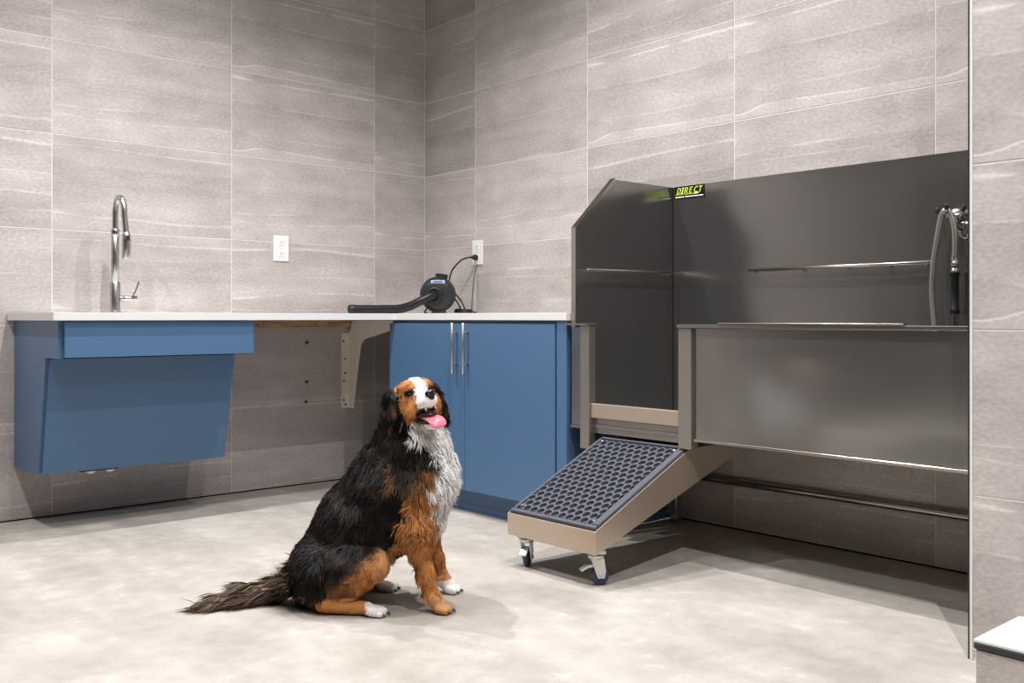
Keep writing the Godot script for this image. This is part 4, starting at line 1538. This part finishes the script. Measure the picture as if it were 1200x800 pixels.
# tufts: tapered two-segment blades rooted all over the skin
func grow_fur(t: Node3D, called: String, pos: PackedVector3Array, nor: PackedVector3Array, idx: PackedInt32Array, body_n: int) -> void:
	var rng := RandomNumberGenerator.new()
	rng.seed = 77
	var sway := noise(61, 1.0, 2)
	sway.frequency = 0.24
	var V := PackedVector3Array()
	var N := PackedVector3Array()
	var C := PackedColorArray()
	var inv := head_at.affine_inverse()
	var per := 96000.0           # blades per square metre
	for i in range(0, idx.size(), 3):
		var a := pos[idx[i]]
		var b := pos[idx[i + 1]]
		var c := pos[idx[i + 2]]
		var is_head := idx[i] >= body_n
		var area := (b - a).cross(c - a).length() * 0.5
		var want := area * per * (2.3 if is_head else 1.0)
		var n := int(want)
		if rng.randf() < want - n:
			n += 1
		for k in n:
			var u := rng.randf()
			var v := rng.randf()
			if u + v > 1.0:
				u = 1.0 - u
				v = 1.0 - v
			var p := a + (b - a) * u + (c - a) * v
			var nm := (nor[idx[i]] * (1.0 - u - v) + nor[idx[i + 1]] * u + nor[idx[i + 2]] * v).normalized()
			var flow: Vector3
			var l: float
			var lift := 0.45
			var wide := 0.0017
			var tint: Vector3
			if is_head:
				var q := inv * p
				tint = face(q)
				var back := (head_at.basis * Vector3(q.x * 3.0, -0.25, -1.0)).normalized()
				flow = back
				l = 0.014
				lift = 0.38
				wide = 0.0011
				if q.z > 0.06:
					l = 0.005
				if absf(q.x) > 0.062 and q.z < 0.03:                     # ears
					flow = head_at.basis * Vector3(signf(q.x) * 0.15, -1.0, -0.2)
					l = 0.024
				elif q.y < -0.055 and q.z < 0.05:                        # throat
					flow = Vector3(0.15, -1.0, 0.1)
					l = 0.022
				elif q.z < -0.02:
					flow = (back + Vector3.DOWN * 0.8).normalized()
					l = 0.020
			else:
				if p.distance_to(head_at.origin) < 0.05:
					continue
				tint = coat(p)
				flow = Vector3(-0.45, -0.85, 0.0)
				l = 0.040
				if p.x < -0.225 and p.y < 0.12:                           # tail
					flow = Vector3(-1.0, -0.22, 0.36)
					l = 0.080
					lift = 0.22
					tint = tint.lerp([BLACK, SOOT, GREY, SAND][rng.randi() % 4], 0.55)
				elif p.y < 0.055 and p.x > -0.17:                         # feet
					flow = Vector3(0.5, -0.6, 0)
					l = 0.009
					lift = 0.35
					wide = 0.0013
				elif p.x > 0.06 and p.y < 0.215:                          # forelegs
					flow = Vector3(-0.05, -1, 0)
					l = 0.017
					lift = 0.30
					if nm.x < -0.4:
						l = 0.028
				elif p.y < 0.19 and absf(p.z) > 0.075 and p.x > -0.13:      # hind legs
					flow = Vector3(-0.5, -0.8, 0)
					l = 0.018
					lift = 0.25
				elif p.x > 0.13 and p.y > 0.2:                            # chest
					flow = Vector3(0.25, -1.0, 0.05)
					l = 0.042
					lift = 0.85
				elif p.y > 0.44:                                          # ruff
					flow = Vector3(0.1, -1.0, 0.1)
					l = 0.042
			var w := Vector3(sway.get_noise_3dv(p * 100.0), sway.get_noise_3dv(p * 100.0 + Vector3(40, 0, 0)), sway.get_noise_3dv(p * 100.0 + Vector3(0, 40, 0)))
			var loose := 0.55 if p.x < -0.225 and p.y < 0.12 and not is_head else 1.5
			flow = (flow.normalized() + w * loose + Vector3(rng.randf_range(-0.2, 0.2), rng.randf_range(-0.2, 0.2), rng.randf_range(-0.2, 0.2)))
			flow = (flow - nm * flow.dot(nm) * 0.9)
			if flow.length() < 0.05:
				continue
			flow = flow.normalized()
			l *= rng.randf_range(0.6, 1.25)
			var d0 := (flow + nm * lift).normalized()
			var d1 := (flow + nm * lift * 0.15 + Vector3(0, -0.25, 0)).normalized()
			var across := d0.cross(nm).normalized() * wide * rng.randf_range(0.7, 1.3)
			var p0 := p - nm * 0.002
			var p1 := p0 + d0 * l * 0.55
			var p2 := p1 + d1 * l * 0.45
			if p1.y < 0.002:
				p1.y = 0.002
			if p2.y < 0.0015:
				p2.y = 0.0015
			var lum := rng.randf_range(0.6, 1.3)
			var cc := Color(tint.x * lum, tint.y * lum, tint.z * lum)
			var n1 := ((nm - d0 * d0.dot(nm)).normalized() * 0.8 + nm * 0.2 + across * 110.0 * rng.randf_range(-1.0, 1.0)).normalized()
			V.append_array(PackedVector3Array([p0 + across, p0 - across, p1 + across * 0.75, p1 + across * 0.75, p0 - across, p1 - across * 0.75, p1 + across * 0.75, p1 - across * 0.75, p2]))
			for q in 9:
				N.append(n1)
				C.append(cc)
	var arr := []
	arr.resize(Mesh.ARRAY_MAX)
	arr[Mesh.ARRAY_VERTEX] = V
	arr[Mesh.ARRAY_NORMAL] = N
	arr[Mesh.ARRAY_COLOR] = C
	var am := ArrayMesh.new()
	am.add_surface_from_arrays(Mesh.PRIMITIVE_TRIANGLES, arr)
	am.surface_set_material(0, M.dog_fur)
	var o := MeshInstance3D.new()
	o.name = called
	o.mesh = am
	o.set_meta("kind", "stuff")
	t.add_child(o)
